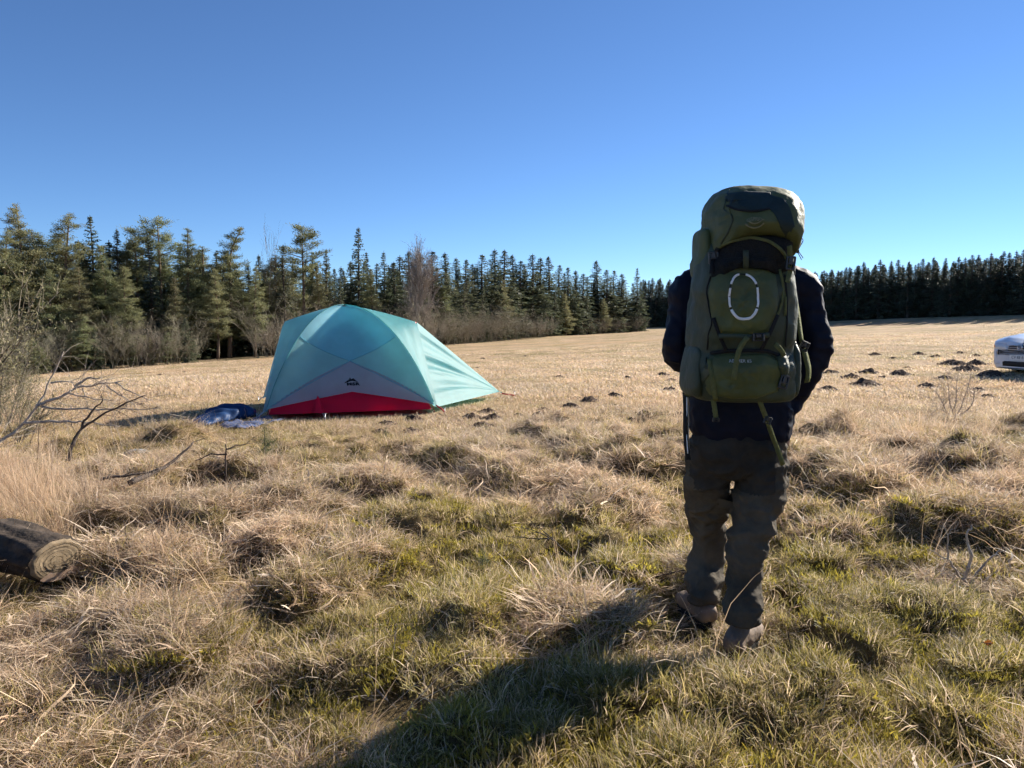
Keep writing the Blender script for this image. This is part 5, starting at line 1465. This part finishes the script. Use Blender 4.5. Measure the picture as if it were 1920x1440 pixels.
G.grid(np.array(P)); sp = G.build('split_wedge', mat('fresh_wood', (.55, .38, .27), .8, nscale=20), parent=log, origin=logb); sp['label'] = 'paler split wedge along the lower rim'

# ------------------------------------------------------------------ dead branches, saplings, twigs
DEADWOOD = mat('dead_branch', (.48, .41, .33), .9, nscale=16, color2=(.24, .195, .16), bump=.5, bscale=60)
DARKWOOD = mat('dark_branch', (.10, .075, .060), .9, nscale=16, color2=(.05, .038, .032), bump=.4, bscale=60)
def jit(P, amp, seed):
    return np.array([p + amp * np.array([mnoise.noise((k * .37, seed, 0.3)), mnoise.noise((k * .37, seed, 5.3)), mnoise.noise((k * .37, seed, 9.3))]) for k, p in enumerate(P)])
def branch_set(name, label, cat, base, lines, m, twigs=0, seed=1, tl=.18, group=None):
    """lines: ([(px, py, Y)...], r0, r1); each limb is a part; fine twigs joined to one part"""
    base = np.asarray(base, float); root = empty(name, tuple(base), label, cat, group); r = np.random.default_rng(seed); TW_ = Geo(); any_ = False
    for q, (pts, r0, r1) in enumerate(lines):
        P = np.array([at(*p) for p in pts]); D = [];
        for a, b in zip(P[:-1], P[1:]):
            for k in range(6): D.append(a + (b - a) * k / 6)
        D.append(P[-1]); D = jit(smooth_path(D, 2), .018 if r0 > .006 else .008, seed + q * 1.7)
        G = Geo(); G.tube(D, np.linspace(r0, r1, len(D)), 7 if r0 > .008 else 5); G.build('limb' if r0 > .006 else 'twig', m, parent=root, origin=base)
        for k in range(int(twigs * (1 + len(D) / 12))):
            i = r.integers(2, len(D)); d = D[i] - D[i - 1]; d /= np.linalg.norm(d) + 1e-9
            v = r.normal(0, 1, 3); v -= v.dot(d) * d; v /= np.linalg.norm(v)
            p = D[i]; dd = d * .6 + v * .8; L = tl * (.4 + .9 * r.random()); pts_ = [p]
            for s in range(4): dd = dd + r.normal(0, .18, 3); dd /= np.linalg.norm(dd); pts_.append(pts_[-1] + dd * L / 4)
            TW_.tube(np.array(pts_), np.linspace(max(.0016, r1 * .6), .0009, 5), 4, cap=False); any_ = True
            if r.random() < .5:
                e = pts_[2]; d2 = dd + r.normal(0, .5, 3); d2 /= np.linalg.norm(d2); TW_.tube(np.array([e, e + d2 * L * .3, e + d2 * L * .5 + r.normal(0, .01, 3)]), [.0014, .0011, .0008], 4, cap=False)
    if any_: tag(TW_.build('twigs', m, parent=root, origin=base), kind='stuff')
    return root
D6 = 6.3
gb = on_ground(5, 870)
branch_set('dead_branch', 'leafless fallen branch with pale forked limbs reaching over the grass', 'branch', gb, [
    ([(-40, 860, 6.0), (0, 827, 6.1), (45, 795, 6.2), (75, 757, 6.25), (92, 715, 6.3), (119, 660, 6.35)], .016, .004),
    ([(70, 762, 6.25), (100, 750, 6.3), (130, 735, 6.35), (142, 725, 6.4), (185, 722, 6.45), (232, 714, 6.5)], .014, .004),
    ([(142, 725, 6.4), (160, 710, 6.42), (192, 706, 6.45)], .014, .004),
    ([(45, 795, 6.2), (100, 790, 6.2), (140, 790, 6.2), (175, 793, 6.2), (222, 800, 6.2)], .013, .003),
    ([(95, 716, 6.3), (140, 717, 6.35)], .009, .004), ([(200, 722, 6.45), (222, 740, 6.45), (250, 757, 6.5)], .008, .003),
    ([(215, 719, 6.47), (250, 738, 6.5), (285, 750, 6.55)], .008, .003), ([(130, 737, 6.35), (175, 747, 6.4), (212, 750, 6.45)], .007, .003),
    ([(155, 727, 6.4), (160, 745, 6.4), (165, 765, 6.4)], .005, .002), ([(80, 762, 6.25), (150, 767, 6.3), (220, 768, 6.3), (302, 764, 6.3)], .010, .003)], DEADWOOD, twigs=4, seed=3, tl=.38)
branch_set('dead_branch', 'thin dark upright branch standing in front of the forked limbs', 'branch', on_ground(130, 868), [
    ([(127, 866, 5.5), (140, 825, 5.55), (150, 805, 5.6), (172, 770, 5.6), (195, 752, 5.6)], .016, .004), ([(150, 805, 5.6), (190, 778, 5.62), (240, 752, 5.65), (272, 742, 5.7)], .010, .003)], DARKWOOD, twigs=2, seed=5, tl=.25)
branch_set('dead_branch', 'dark fallen stick leaning out of the grass left below the tent', 'branch', on_ground(320, 870), [
    ([(240, 905, 5.0), (290, 885, 5.2), (325, 866, 5.35), (362, 830, 5.5)], .020, .006), ([(190, 898, 5.0), (250, 890, 5.1), (300, 880, 5.2)], .010, .005)], DARKWOOD, twigs=1, seed=7)
branch_set('bare_sapling', 'forked dead stem standing upright in the grass left below the tent', 'sapling', on_ground(422, 908), [
    ([(424, 910, 5.85), (422, 880, 5.85), (424, 835, 5.85)], .012, .004), ([(423, 885, 5.85), (405, 895, 5.8), (392, 908, 5.75)], .008, .003), ([(424, 850, 5.85), (395, 852, 5.9), (365, 865, 5.95)], .007, .003), ([(424, 842, 5.85), (445, 835, 5.9), (475, 832, 6.0)], .007, .002)], DARKWOOD, twigs=2, seed=9)
branch_set('bare_sapling', 'leafless forked sapling in the right foreground', 'sapling', on_ground(1812, 1108), [
    ([(1808, 1112, 3.62), (1816, 1070, 3.62), (1818, 1030, 3.62), (1814, 1000, 3.62), (1826, 985, 3.62)], .010, .003), ([(1812, 1098, 3.62), (1796, 1068, 3.60), (1778, 1050, 3.58), (1740, 1028, 3.56)], .007, .002),
    ([(1812, 1100, 3.62), (1840, 1068, 3.64), (1862, 1042, 3.66), (1880, 1032, 3.68)], .008, .002), ([(1778, 1050, 3.58), (1778, 1022, 3.58), (1776, 1000, 3.58)], .005, .0015),
    ([(1810, 1110, 3.62), (1795, 1090, 3.65), (1782, 1075, 3.66)], .005, .002), ([(1815, 1104, 3.62), (1850, 1085, 3.6), (1872, 1070, 3.58)], .004, .0015)], DEADWOOD, twigs=2, seed=11, tl=.12)
branch_set('bare_shrub', 'small leafless shrub on the pasture edge left of the car', 'shrub', on_ground(1790, 784), [
    ([(1788, 786, 9.6), (1780, 745, 9.6), (1776, 705, 9.6)], .008, .002), ([(1790, 786, 9.6), (1793, 740, 9.62), (1798, 690, 9.62)], .008, .002), ([(1792, 785, 9.6), (1808, 750, 9.58), (1822, 695, 9.58)], .008, .002),
    ([(1786, 786, 9.6), (1765, 755, 9.6), (1755, 735, 9.6)], .009, .003), ([(1794, 786, 9.6), (1822, 760, 9.6), (1830, 730, 9.6)], .009, .003), ([(1785, 786, 9.6), (1770, 770, 9.5), (1750, 762, 9.5)], .006, .002)], DEADWOOD, twigs=16, seed=13, tl=.34)
branch_set('fallen_twig', 'crossed reddish twigs lying on the grass in the middle foreground', 'twig', on_ground(1090, 1068), [
    ([(1093, 1072, 3.95), (1068, 1040, 3.95), (1040, 1015, 3.95), (1010, 988, 3.98)], .006, .002), ([(1040, 1014, 3.95), (1010, 998, 3.95), (975, 990, 3.97)], .004, .0015), ([(1088, 1062, 3.95), (1088, 1030, 3.95), (1080, 1005, 3.95)], .004, .0015), ([(1030, 1012, 3.94), (990, 1008, 3.92), (950, 1006, 3.9)], .004, .0015)], DARKWOOD, twigs=1, seed=15, tl=.1)
branch_set('fallen_twig', 'brown curved twig touching the hiker\'s lifted calf', 'twig', on_ground(1245, 1085), [([(1195, 1092, 3.5), (1240, 1080, 3.48), (1285, 1066, 3.45)], .006, .003)], DARKWOOD, twigs=1, seed=16, tl=.08)
branch_set('fallen_branch', 'pale branched stick lying in the dark hollow at the bottom', 'branch', on_ground(790, 1362), [
    ([(662, 1352, 2.42), (720, 1368, 2.40), (775, 1362, 2.42), (830, 1350, 2.45), (872, 1338, 2.48)], .010, .004), ([(775, 1362, 2.42), (745, 1330, 2.45), (705, 1290, 2.5), (690, 1262, 2.55)], .006, .002), ([(830, 1350, 2.45), (800, 1320, 2.5), (770, 1285, 2.55), (735, 1240, 2.62)], .006, .002),
    ([(780, 1360, 2.42), (740, 1352, 2.40), (700, 1345, 2.38)], .005, .002), ([(850, 1345, 2.47), (820, 1310, 2.55), (800, 1270, 2.6)], .004, .0015)], DEADWOOD, twigs=3, seed=17, tl=.14)
for k, (b, pts, lab) in enumerate([((236, 1088), [(234, 1090, 3.8), (236, 1050, 3.8), (237, 1010, 3.8), (232, 975, 3.8)], 'thin bare stem standing alone right of the cut log'),
                                   ((1060, 1335), [(1060, 1335, 2.5), (1058, 1290, 2.5), (1057, 1230, 2.5)], 'thin straight stem upright in the hiker\'s shadow'),
                                   ((1265, 1375), [(1265, 1378, 2.4), (1250, 1330, 2.4), (1238, 1285, 2.4)], 'thin bent stem in front of the standing boot'),
                                   ((1505, 1290), [(1480, 1290, 2.7), (1484, 1215, 2.7), (1478, 1185, 2.7)], 'pale dry stalk just right of the standing boot'),
                                   ((1202, 1060), [(1203, 1062, 4.0), (1200, 1030, 4.0), (1197, 985, 4.0)], 'short reddish stem left of the hiker\'s knee'),
                                   ((70, 900), [(68, 905, 5.4), (70, 860, 5.4), (72, 800, 5.4)], 'dark thin stem rising from the tall pale grass')]):
    branch_set('dry_stem', lab, 'stem', on_ground(*b), [(pts, .004, .0018)], DARKWOOD, twigs=.4, seed=30 + k, tl=.1)

# lichen-grey bushes at the left margin
LICHEN = mat('lichen_twigs', (.30, .27, .15), .9, nscale=8, color2=(.17, .16, .085), trans=.2, tone=True)
def lichen_bush(seed, Ht, spread):
    G, T2 = bare_tree(seed, Ht, spread, 9, 2, .014, [8, 5, 0]); L_ = Geo(); r = np.random.default_rng(seed)
    V = np.concatenate(T2.V); P = V[r.integers(0, len(V), 5200)] + r.normal(0, .02, (5200, 3)); P = P[P[:, 2] > .25]
    leaf_tris(L_, P, r.normal(0, 1, (len(P), 3)), .055, .012, r, np.repeat(.6 + .6 * r.random((len(P), 1)), 3, 1)); return G, T2, L_
G, T2, L_ = lichen_bush(301, 1.75, .30)
SRC = bpy.data.objects.new('lichen_bush', None); SRC['category'] = 'bush'
G.build('stems', DARKWOOD, parent=SRC, link=False); T2.build('twigs', TWIG, parent=SRC, link=False); L_.build('leaves', LICHEN, parent=SRC, link=False)
for k, (px_, Y, s, lab) in enumerate([(-30, 8.6, .58, 'lichen-covered olive bush cut by the left picture edge'), (4, 9.4, .58, 'smaller lichen-covered bush right of the one at the picture edge'), (-110, 8.0, 1.0, 'lichen bush mostly beyond the left picture edge'), (10, 7.3, .40, 'low greenish bush at the foot of the forked dead limbs')]):
    x_ = at(px_, 700, Y)[0]; copy_thing(SRC, (x_, Y, h1(x_, Y) - .03), k * 1.7, (s, s, s), lab)

# small green seedlings, leaves, stone
GREENLEAF = mat('seedling_needles', (.11, .15, .05), .6, nscale=10, color2=(.06, .09, .03), trans=.25, tone=True)
for k, (px_, py_, s, lab) in enumerate([(500, 888, .30, 'small green conifer seedling in the rough grass left of centre'), (724, 834, .17, 'tiny green seedling at the rough grass edge below the tent'), (905, 1082, .10, 'bright green moss sprig left of the crossed twigs')]):
    p = on_ground(px_, py_); T, C = spruce(400 + k, 1.0, .42, None, skirt=.08, dens=2.4)
    root = empty('conifer_seedling', tuple(p), lab, 'seedling'); root.scale = (s * 1.3, s * 1.3, s)
    T.build('stem', DARKWOOD, parent=root); C.build('needles', GREENLEAF, parent=root)
def dead_leaf(px_, py_, L, c, lab, tilt):
    p = on_ground(px_, py_); p[2] += .06
    G = Geo(); P = []
    for i in range(9):
        t_ = i / 8; w = .30 * L * math.sin(math.pi * t_ ** .8) * (1 + .18 * math.sin(t_ * 22))
        P.append([[ (t_ - .5) * L, q * w, .12 * L * (abs(q) ** 1.5) + .10 * L * math.sin(3 * t_)] for q in (-1, -.5, 0, .5, 1)])
    P = np.array(P); G.grid(P); root = empty('fallen_leaf', tuple(p), lab, 'leaf'); root.rotation_euler = tilt
    G.build('blade', mat('leaf_' + str(px_), c, .7, var=.25, nscale=30, trans=.2), parent=root)
    G = Geo(); G.tube(np.array([[-.75 * L, 0, .02 * L], [-.5 * L, 0, .02], [.45 * L, 0, .1 * L]]), .0012, 5); G.build('stalk', DARKWOOD, parent=root)
dead_leaf(494, 1345, .055, (.34, .10, .03), 'rust brown fallen leaf on the dry grass at lower left', (.9, -.2, .5))
dead_leaf(476, 1248, .035, (.40, .15, .06), 'small reddish leaf above the rust brown one', (.6, .2, 1.5))
dead_leaf(1848, 1272, .035, (.62, .20, .03), 'small orange leaf standing in the grass at lower right', (1.3, .1, .2))
dead_leaf(256, 1040, .045, (.36, .18, .10), 'pale brown curled leaf right of the cut log', (.7, .3, 2.0))
STONE = mat('grey_stone', (.30, .29, .26), .9, nscale=14, color2=(.16, .155, .14), bump=.6, bscale=40)
p = on_ground(258, 868); G = Geo(); rings = []
for i in range(9):
    f = i / 8; rr = math.sin(math.pi * (.12 + .80 * f)) ** .7
    rings.append([[.17 * rr * math.cos(a) * (1 + .2 * mnoise.noise((math.cos(a), math.sin(a), f * 2))), .13 * rr * math.sin(a), -.04 + .16 * f * (1 + .15 * mnoise.noise((math.cos(a) * 2, math.sin(a) * 2, 4)))] for a in np.arange(18) * math.pi / 9])
G.loft(rings); o = G.build('field_stone', STONE); o.location = p; tag(o, 'grey stone half sunk in the grass left of the tent shadow', 'stone')
# ------------------------------------------------------------------ grass (stuff: scattered tufts)
def blade_mat(name, rough=.55, trans=.42):
    m = bpy.data.materials.new(name); m.use_nodes = True
    N, L = m.node_tree.nodes, m.node_tree.links; bs = N['Principled BSDF']
    bs.inputs['Roughness'].default_value = rough; bs.inputs['Specular IOR Level'].default_value = .25
    a = N.new('ShaderNodeAttribute'); a.attribute_name = 'tone'
    b = N.new('ShaderNodeAttribute'); b.attribute_name = 'tint'; b.attribute_type = 'INSTANCER'
    x = N.new('ShaderNodeMix'); x.data_type = 'RGBA'; x.blend_type = 'MULTIPLY'; x.inputs[0].default_value = 1
    L.new(a.outputs['Color'], x.inputs[6]); L.new(b.outputs['Color'], x.inputs[7])
    L.new(x.outputs[2], bs.inputs['Base Color'])
    tr = N.new('ShaderNodeBsdfTranslucent'); ms = N.new('ShaderNodeMixShader'); ms.inputs[0].default_value = trans
    L.new(x.outputs[2], tr.inputs[0]); L.new(bs.outputs[0], ms.inputs[1]); L.new(tr.outputs[0], ms.inputs[2])
    L.new(ms.outputs[0], N['Material Output'].inputs[0])
    return m
BLADE = blade_mat('grass_blades')
DRY = [(.80, .67, .47), (.68, .55, .37), (.90, .79, .60), (.58, .45, .30), (.76, .61, .43), (.46, .35, .23)]
GREEN = [(.36, .33, .11), (.48, .42, .15), (.28, .26, .09), (.58, .49, .22)]

def tuft(seed, n, rb, lmin, lmax, tilt0, tilt1, curl0, curl1, w, palette, lean=None, segs=4, kink=0.25):
    r = np.random.default_rng(seed); G = Geo()
    phi = r.random(n) * 2 * np.pi; rad = rb * np.sqrt(r.random(n))
    bx, by = rad * np.cos(phi), rad * np.sin(phi)
    az = phi + r.normal(0, .9, n)
    if lean is not None:
        az = np.where(r.random(n) < lean[1], lean[0] + r.normal(0, .35, n), az)
    L_ = lmin + (lmax - lmin) * r.random(n) ** 1.4
    tilt = tilt0 + (tilt1 - tilt0) * r.random(n)
    curl = curl0 + (curl1 - curl0) * r.random(n)
    P = np.zeros((n, segs + 1, 3)); P[:, 0, 0] = bx; P[:, 0, 1] = by; P[:, 0, 2] = -0.02
    ang, a2 = tilt.copy(), az.copy()
    for s in range(segs):
        st = L_ / segs
        P[:, s + 1, 0] = P[:, s, 0] + st * np.sin(ang) * np.cos(a2)
        P[:, s + 1, 1] = P[:, s, 1] + st * np.sin(ang) * np.sin(a2)
        P[:, s + 1, 2] = P[:, s, 2] + st * np.cos(ang)
        ang = np.minimum(ang + curl / segs, 2.3); a2 = a2 + r.normal(0, kink, n)
    P[:, :, 2] = np.maximum(P[:, :, 2], -0.03 + 0.02 * r.random((n, 1)))
    sx, sy = -np.sin(az), np.cos(az)
    tw = r.normal(0, .6, n)
    side = np.stack([sx * np.cos(tw), sy * np.cos(tw), np.sin(tw)], 1)
    wid = w * (0.6 + 0.8 * r.random(n))
    prof = np.array([0.8, 1.0, .85, .55, .12] if segs == 4 else [1.0, .9, .55, .12] if segs == 3 else [1.0, .8, .15])
    A = P + side[:, None, :] * (wid[:, None] * prof)[:, :, None] / 2
    B = P - side[:, None, :] * (wid[:, None] * prof)[:, :, None] / 2
    V = np.stack([A, B], 2).reshape(n, -1, 3)
    m = (segs + 1) * 2
    f = np.array([[2 * s, 2 * s + 1, 2 * s + 3, 2 * s + 2] for s in range(segs)])
    F = (f[None] + (np.arange(n) * m)[:, None, None]).reshape(-1, 4)
    pal = np.array(palette); c = pal[r.integers(0, len(pal), n)] * (0.8 + 0.4 * r.random((n, 1)))
    grad = np.linspace(.62, 1.08, segs + 1)                      # blades get darker towards the foot
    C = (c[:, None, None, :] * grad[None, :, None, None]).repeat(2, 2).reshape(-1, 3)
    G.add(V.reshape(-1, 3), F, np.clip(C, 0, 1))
    return G.build('tuft', BLADE, smooth=True, link=False)

KIND = {}
KIND['long'] = [tuft(100 + k, 60, .09, .10, .27, .35, 1.2, .7, 1.9, .0032, DRY, lean=((2.6, .6), (.4, .5), (3.6, .6), (1.6, .3))[k]) for k in range(4)]
KIND['lying'] = [tuft(200 + k, 60, .12, .09, .27, .95, 1.5, .1, .6, .0034, DRY, lean=((0.3, .5), (2.2, .4), (3.5, .4))[k], kink=.4) for k in range(3)]
KIND['broad'] = [tuft(250 + k, 16, .12, .06, .20, .8, 1.5, .2, .9, .0075, [(.78, .66, .46), (.66, .52, .34), (.50, .38, .25), (.86, .76, .58)], kink=.5) for k in range(3)]
KIND['mixed'] = [tuft(300 + k, 90, .11, .04, .12, .2, 1.3, .4, 1.4, .0030, DRY[:4] + GREEN[:2 + k], segs=3) for k in range(3)]
KIND['green'] = [tuft(400 + k, 110, .10, .03, .10, .1, 1.0, .4, 1.2, .0032, GREEN + DRY[:1], segs=3) for k in range(3)]
KIND['moss'] = [tuft(500 + k, 150, .09, .012, .035, .0, 1.0, .2, .9, .0042, [(.36, .33, .06), (.50, .43, .07), (.28, .26, .06)], segs=2) for k in range(2)]
KIND['stalk'] = [tuft(600 + k, 5, .05, .35, .7, .1, .7, .4, 1.5, .0026, [(.74, .60, .40), (.66, .5, .3)], lean=((2.4, .5), (.6, .5), (4.0, .5))[k], kink=.12) for k in range(3)]
KIND['short'] = [tuft(700 + k, 80, .24, .035, .085, .2, 1.3, .3, 1.0, .0050, DRY + GREEN[1:2], segs=2) for k in range(3)]
KIND['field'] = [tuft(800 + k, 60, .55, .05, .11, .3, 1.3, .3, 1.0, .011, DRY[:3] + DRY[4:5] + GREEN[3:], segs=2) for k in range(3)]
KIND['tall'] = [tuft(900 + k, 40, .09, .4, .85, .0, .35, .1, .7, .0034, [(.70, .55, .35), (.62, .47, .30), (.76, .62, .43)], kink=.08) for k in range(3)]

PTS = {}
def scat(kind, x, y, scale, tint, lift=0.0, yaw=None, clear=True):
    x, y = np.atleast_1d(x), np.atleast_1d(y); n = len(x)
    z = H(x, y) + lift
    e = 0.05
    nx, ny = -(H(x + e, y) - H(x - e, y)) / (2 * e), -(H(x, y + e) - H(x, y - e)) / (2 * e)
    yaw = rng.random(n) * 2 * np.pi if yaw is None else np.broadcast_to(yaw, (n,))
    k = .65
    tx, ty = np.arctan(-ny * k), np.arctan(nx * k)               # lean with the slope
    PTS.setdefault(kind, []).append((np.stack([x, y, z], 1), np.stack([tx, ty, yaw], 1), np.broadcast_to(scale, (n,)).copy(),
                                     np.broadcast_to(np.asarray(tint, float), (n, 3)).copy()))

KEEP_OUT = [(0.90, 2.88, .14), (0.88, 2.72, .13), (0.84, 2.58, .10), (0.74, 3.20, .14), (.74, 3.04, .12), (.70, 2.92, .10)]      # boots
for q_ in range(9):            # tent, sleeping bag, log
    for w_ in range(9): KEEP_OUT.append((*(TA + TU * TL * q_ / 8 + TV * TW * w_ / 8), .26))
for q_ in np.linspace(-.1, 1.1, 6): KEEP_OUT.append((*(b0[:2] + (b1 - b0)[:2] * q_), .24))
for q_ in np.linspace(0, .5, 4): KEEP_OUT.append((cutc[0] + la[0] * q_, cutc[1] + la[1] * q_, .11))
KEEP_OUT += [(cutc[0] + .08, cutc[1] - .18, .15), (cutc[0] - .06, cutc[1] - .2, .13), (cutc[0] + .04, cutc[1] - .34, .12)] + NOGRASS
for (a_, b_, r_) in ((1812, 1118, .10), (790, 1365, .15), (730, 1368, .14), (700, 1350, .13), (850, 1350, .10), (1090, 1075, .15), (1050, 1045, .12), (424, 912, .14)): KEEP_OUT.append((*on_ground(a_, b_)[:2], r_))
def area(n, y0, y1, spread=.74, pad=.7, pw=1.0):
    y = y0 + (y1 - y0) * rng.random(n) ** pw
    x = (rng.random(n) * 2 - 1) * (pad + spread * y)
    return x, y
def greenness(x, y):
    g = fbm(x * .55 + 3, y * .75, 4, 21) + .25 * fbm(x * 2.3, y * 2.3, 2, 5)
    for a, b, w in ((-1.35, 2.95, .38), (-1.6, 4.6, .34), (-.45, 2.5, .22), (.25, 4.1, .25), (1.7, 3.4, .22)): g = g + w * np.exp(-((x - a) / .8) ** 2 - ((y - b) / .5) ** 2)
    return g
def tones(x, y, amt=.22):
    n = len(x)
    b = 1 + amt * fbm(x * .9, y * .9, 3, 44) + .16 * rng.normal(0, 1, n)
    w = .5 + .5 * fbm(x * .6 + 9, y * .6, 3, 45)
    c = np.stack([1.0 + .04 * w, .97 - .05 * w, .95 - .16 * (w - .5)], 1)
    return np.clip(c * np.clip(b, .55, 1.4)[:, None], .3, 1.5)
def hill(x, y):       # how high above the local floor: tussock tops carry the long dry grass
    return H(x, y) - macro(x, y)

# base sward, near strip
def place(kind, n, y0, y1, cond, s0, s1, tint=None, lift=0.0, pw=1.0, spread=.74):
    x, y = area(n, y0, y1, spread=spread, pw=pw)
    ok = cond(x, y)
    for (a, b, r) in KEEP_OUT: ok &= (x - a) ** 2 + (y - b) ** 2 > (r * (.8 if kind in ('moss', 'green', 'short', 'field') else 1.15)) ** 2
    x, y = x[ok], y[ok]
    if len(x) == 0: return
    t = tones(x, y) * (np.asarray(tint) if tint is not None else 1)
    scat(kind, x, y, s0 + (s1 - s0) * rng.random(len(x)), t, lift)

def strip_edge(x): return 9.4 + 0.6 * np.sin(x * 1.3) + 0.35 * np.sin(x * 3.1 + 1)
g0 = lambda x, y: greenness(x, y)
rough = lambda x, y: y < strip_edge(x)
place('mixed', 2900, 1.5, 5.2, lambda x, y: g0(x, y) < .28, .7, 1.2, pw=1.3)
place('mixed', 3000, 5.0, 10.2, lambda x, y: (g0(x, y) < .25) & rough(x, y), .9, 1.5, pw=1.0)
place('green', 3000, 1.5, 5.2, lambda x, y: g0(x, y) > -.24 + .3 * rng.random(len(x)), .6, 1.2, pw=1.3)
place('green', 2200, 5.0, 9.6, lambda x, y: g0(x, y) > -.12 + .2 * rng.random(len(x)), .7, 1.2)
place('moss', 3000, 1.5, 5.5, lambda x, y: g0(x, y) > -.02, .8, 1.5, pw=1.3)
place('lying', 2000, 1.5, 5.4, lambda x, y: (g0(x, y) < .10 + .2 * rng.random(len(x))), .55, 1.0, lift=.012, pw=1.3)
place('lying', 2000, 5.2, 9.8, lambda x, y: (g0(x, y) < .2) & rough(x, y), .6, 1.1, lift=.01)
place('broad', 900, 1.5, 7.5, lambda x, y: g0(x, y) < .3, .6, 1.3, lift=.02, pw=1.2)
place('long', 2200, 1.7, 6.0, lambda x, y: (hill(x, y) > .05 + .06 * rng.random(len(x))) & (g0(x, y) < .25), .4, .8, pw=1.2)
place('long', 2800, 5.0, 10.0, lambda x, y: (hill(x, y) > .05 + .06 * rng.random(len(x))) & rough(x, y), .4, .75)
place('stalk', 520, 1.8, 8.5, lambda x, y: g0(x, y) < .35, .5, 1.0)
# every tussock gets a skirt of long dry blades falling outwards
for (x, y, r, h) in TUSS:
    if abs(x) > 1.0 + .78 * y: continue
    n = int(4 + 70 * r * r + 8 * r)
    ph = rng.random(n) * 2 * np.pi; rr = r * np.sqrt(rng.random(n)) * .85
    xx, yy = x + rr * np.cos(ph), y + rr * np.sin(ph)
    gr = float(greenness(np.array([x]), np.array([y]))[0])
    kd = 'green' if gr > .30 else 'long'
    ok = np.ones(n, bool)
    for (a, b, q) in KEEP_OUT: ok &= (xx - a) ** 2 + (yy - b) ** 2 > q * q
    if ok.sum() == 0: continue
    xx, yy, ph = xx[ok], yy[ok], ph[ok]
    scat(kd, xx, yy, (.38 + .42 * rng.random(len(xx))) * min(1.0, .6 + r), tones(xx, yy, .1) * (0.85 + .3 * rng.random()), 0, yaw=ph + rng.normal(0, .6, len(xx)))
# tall pale stems by the log and under the dead branches
x = rng.normal(-3.45, .50, 170); y = rng.normal(4.70, .45, 170)
scat('tall', x, y, .32 + .45 * rng.random(170), tones(x, y))
for cx, cy, s, n in ((4.6, 8.0, .5, 40), (1.9, 8.2, .5, 34), (-5.2, 6.6, .6, 60)):
    x = rng.normal(cx, s, n); y = rng.normal(cy, .3, n)
    scat('tall', x, y, .3 + .25 * rng.random(n), tones(x, y))
# smooth grazed field
place('short', 5500, 8.6, 17, lambda x, y: y > strip_edge(x) - .5, .7, 1.25, pw=1.5)
place('field', 5500, 13, 46, lambda x, y: (fbm(x * .5, y * .5, 3, 90) > -.45), .7, 1.5, pw=1.45)

def grass_object(name, kinds, label):
    root = Geo(); allp, rot, scl, tint, idx = [], [], [], [], []
    coll = bpy.data.collections.new(name + '_tufts'); base = 0
    order = []
    for kd in kinds:
        for o in KIND[kd]:
            o.name = 'tuft_%03d' % len(order); coll.objects.link(o); order.append(o)
        for (p, r, s, t) in PTS.get(kd, []):
            allp.append(p); rot.append(r); scl.append(s); tint.append(t)
            idx.append(base + rng.integers(0, len(KIND[kd]), len(p)))
        base += len(KIND[kd])
    P, R, S, T, I = map(np.concatenate, (allp, rot, scl, tint, idx))
    me = bpy.data.meshes.new(name); me.vertices.add(len(P)); me.vertices.foreach_set('co', P.ravel().astype(np.float32))
    a = me.attributes.new('rot', 'FLOAT_VECTOR', 'POINT'); a.data.foreach_set('vector', R.ravel().astype(np.float32))
    a = me.attributes.new('scl', 'FLOAT', 'POINT'); a.data.foreach_set('value', S.astype(np.float32))
    a = me.attributes.new('pick', 'INT', 'POINT'); a.data.foreach_set('value', I.astype(np.int32))
    a = me.attributes.new('tint', 'FLOAT_COLOR', 'POINT'); a.data.foreach_set('color', np.concatenate([T, np.ones((len(T), 1))], 1).ravel().astype(np.float32))
    me.materials.append(BLADE)
    ob = bpy.data.objects.new(name, me); COL.objects.link(ob)
    ng = bpy.data.node_groups.new(name, 'GeometryNodeTree')
    ng.interface.new_socket('Geometry', in_out='INPUT', socket_type='NodeSocketGeometry'); ng.interface.new_socket('Geometry', in_out='OUTPUT', socket_type='NodeSocketGeometry')
    N, L = ng.nodes, ng.links
    gi, go = N.new('NodeGroupInput'), N.new('NodeGroupOutput')
    ip = N.new('GeometryNodeInstanceOnPoints'); ci = N.new('GeometryNodeCollectionInfo')
    ci.inputs['Collection'].default_value = coll; ci.inputs['Separate Children'].default_value = True; ci.inputs['Reset Children'].default_value = True
    def attr(n, ty):
        q = N.new('GeometryNodeInputNamedAttribute'); q.data_type = ty; q.inputs['Name'].default_value = n
        return [s for s in q.outputs if s.enabled and s.name == 'Attribute'][0]
    L.new(gi.outputs[0], ip.inputs['Points']); L.new(ci.outputs[0], ip.inputs['Instance']); ip.inputs['Pick Instance'].default_value = True
    L.new(attr('pick', 'INT'), ip.inputs['Instance Index'])
    er = N.new('FunctionNodeEulerToRotation'); L.new(attr('rot', 'FLOAT_VECTOR'), er.inputs[0]); L.new(er.outputs[0], ip.inputs['Rotation'])
    L.new(attr('scl', 'FLOAT'), ip.inputs['Scale'])
    L.new(ip.outputs[0], go.inputs[0])
    md = ob.modifiers.new('scatter', 'NODES'); md.node_group = ng
    print(name, len(P))
    return tag(ob, label, 'grass', kind='stuff')
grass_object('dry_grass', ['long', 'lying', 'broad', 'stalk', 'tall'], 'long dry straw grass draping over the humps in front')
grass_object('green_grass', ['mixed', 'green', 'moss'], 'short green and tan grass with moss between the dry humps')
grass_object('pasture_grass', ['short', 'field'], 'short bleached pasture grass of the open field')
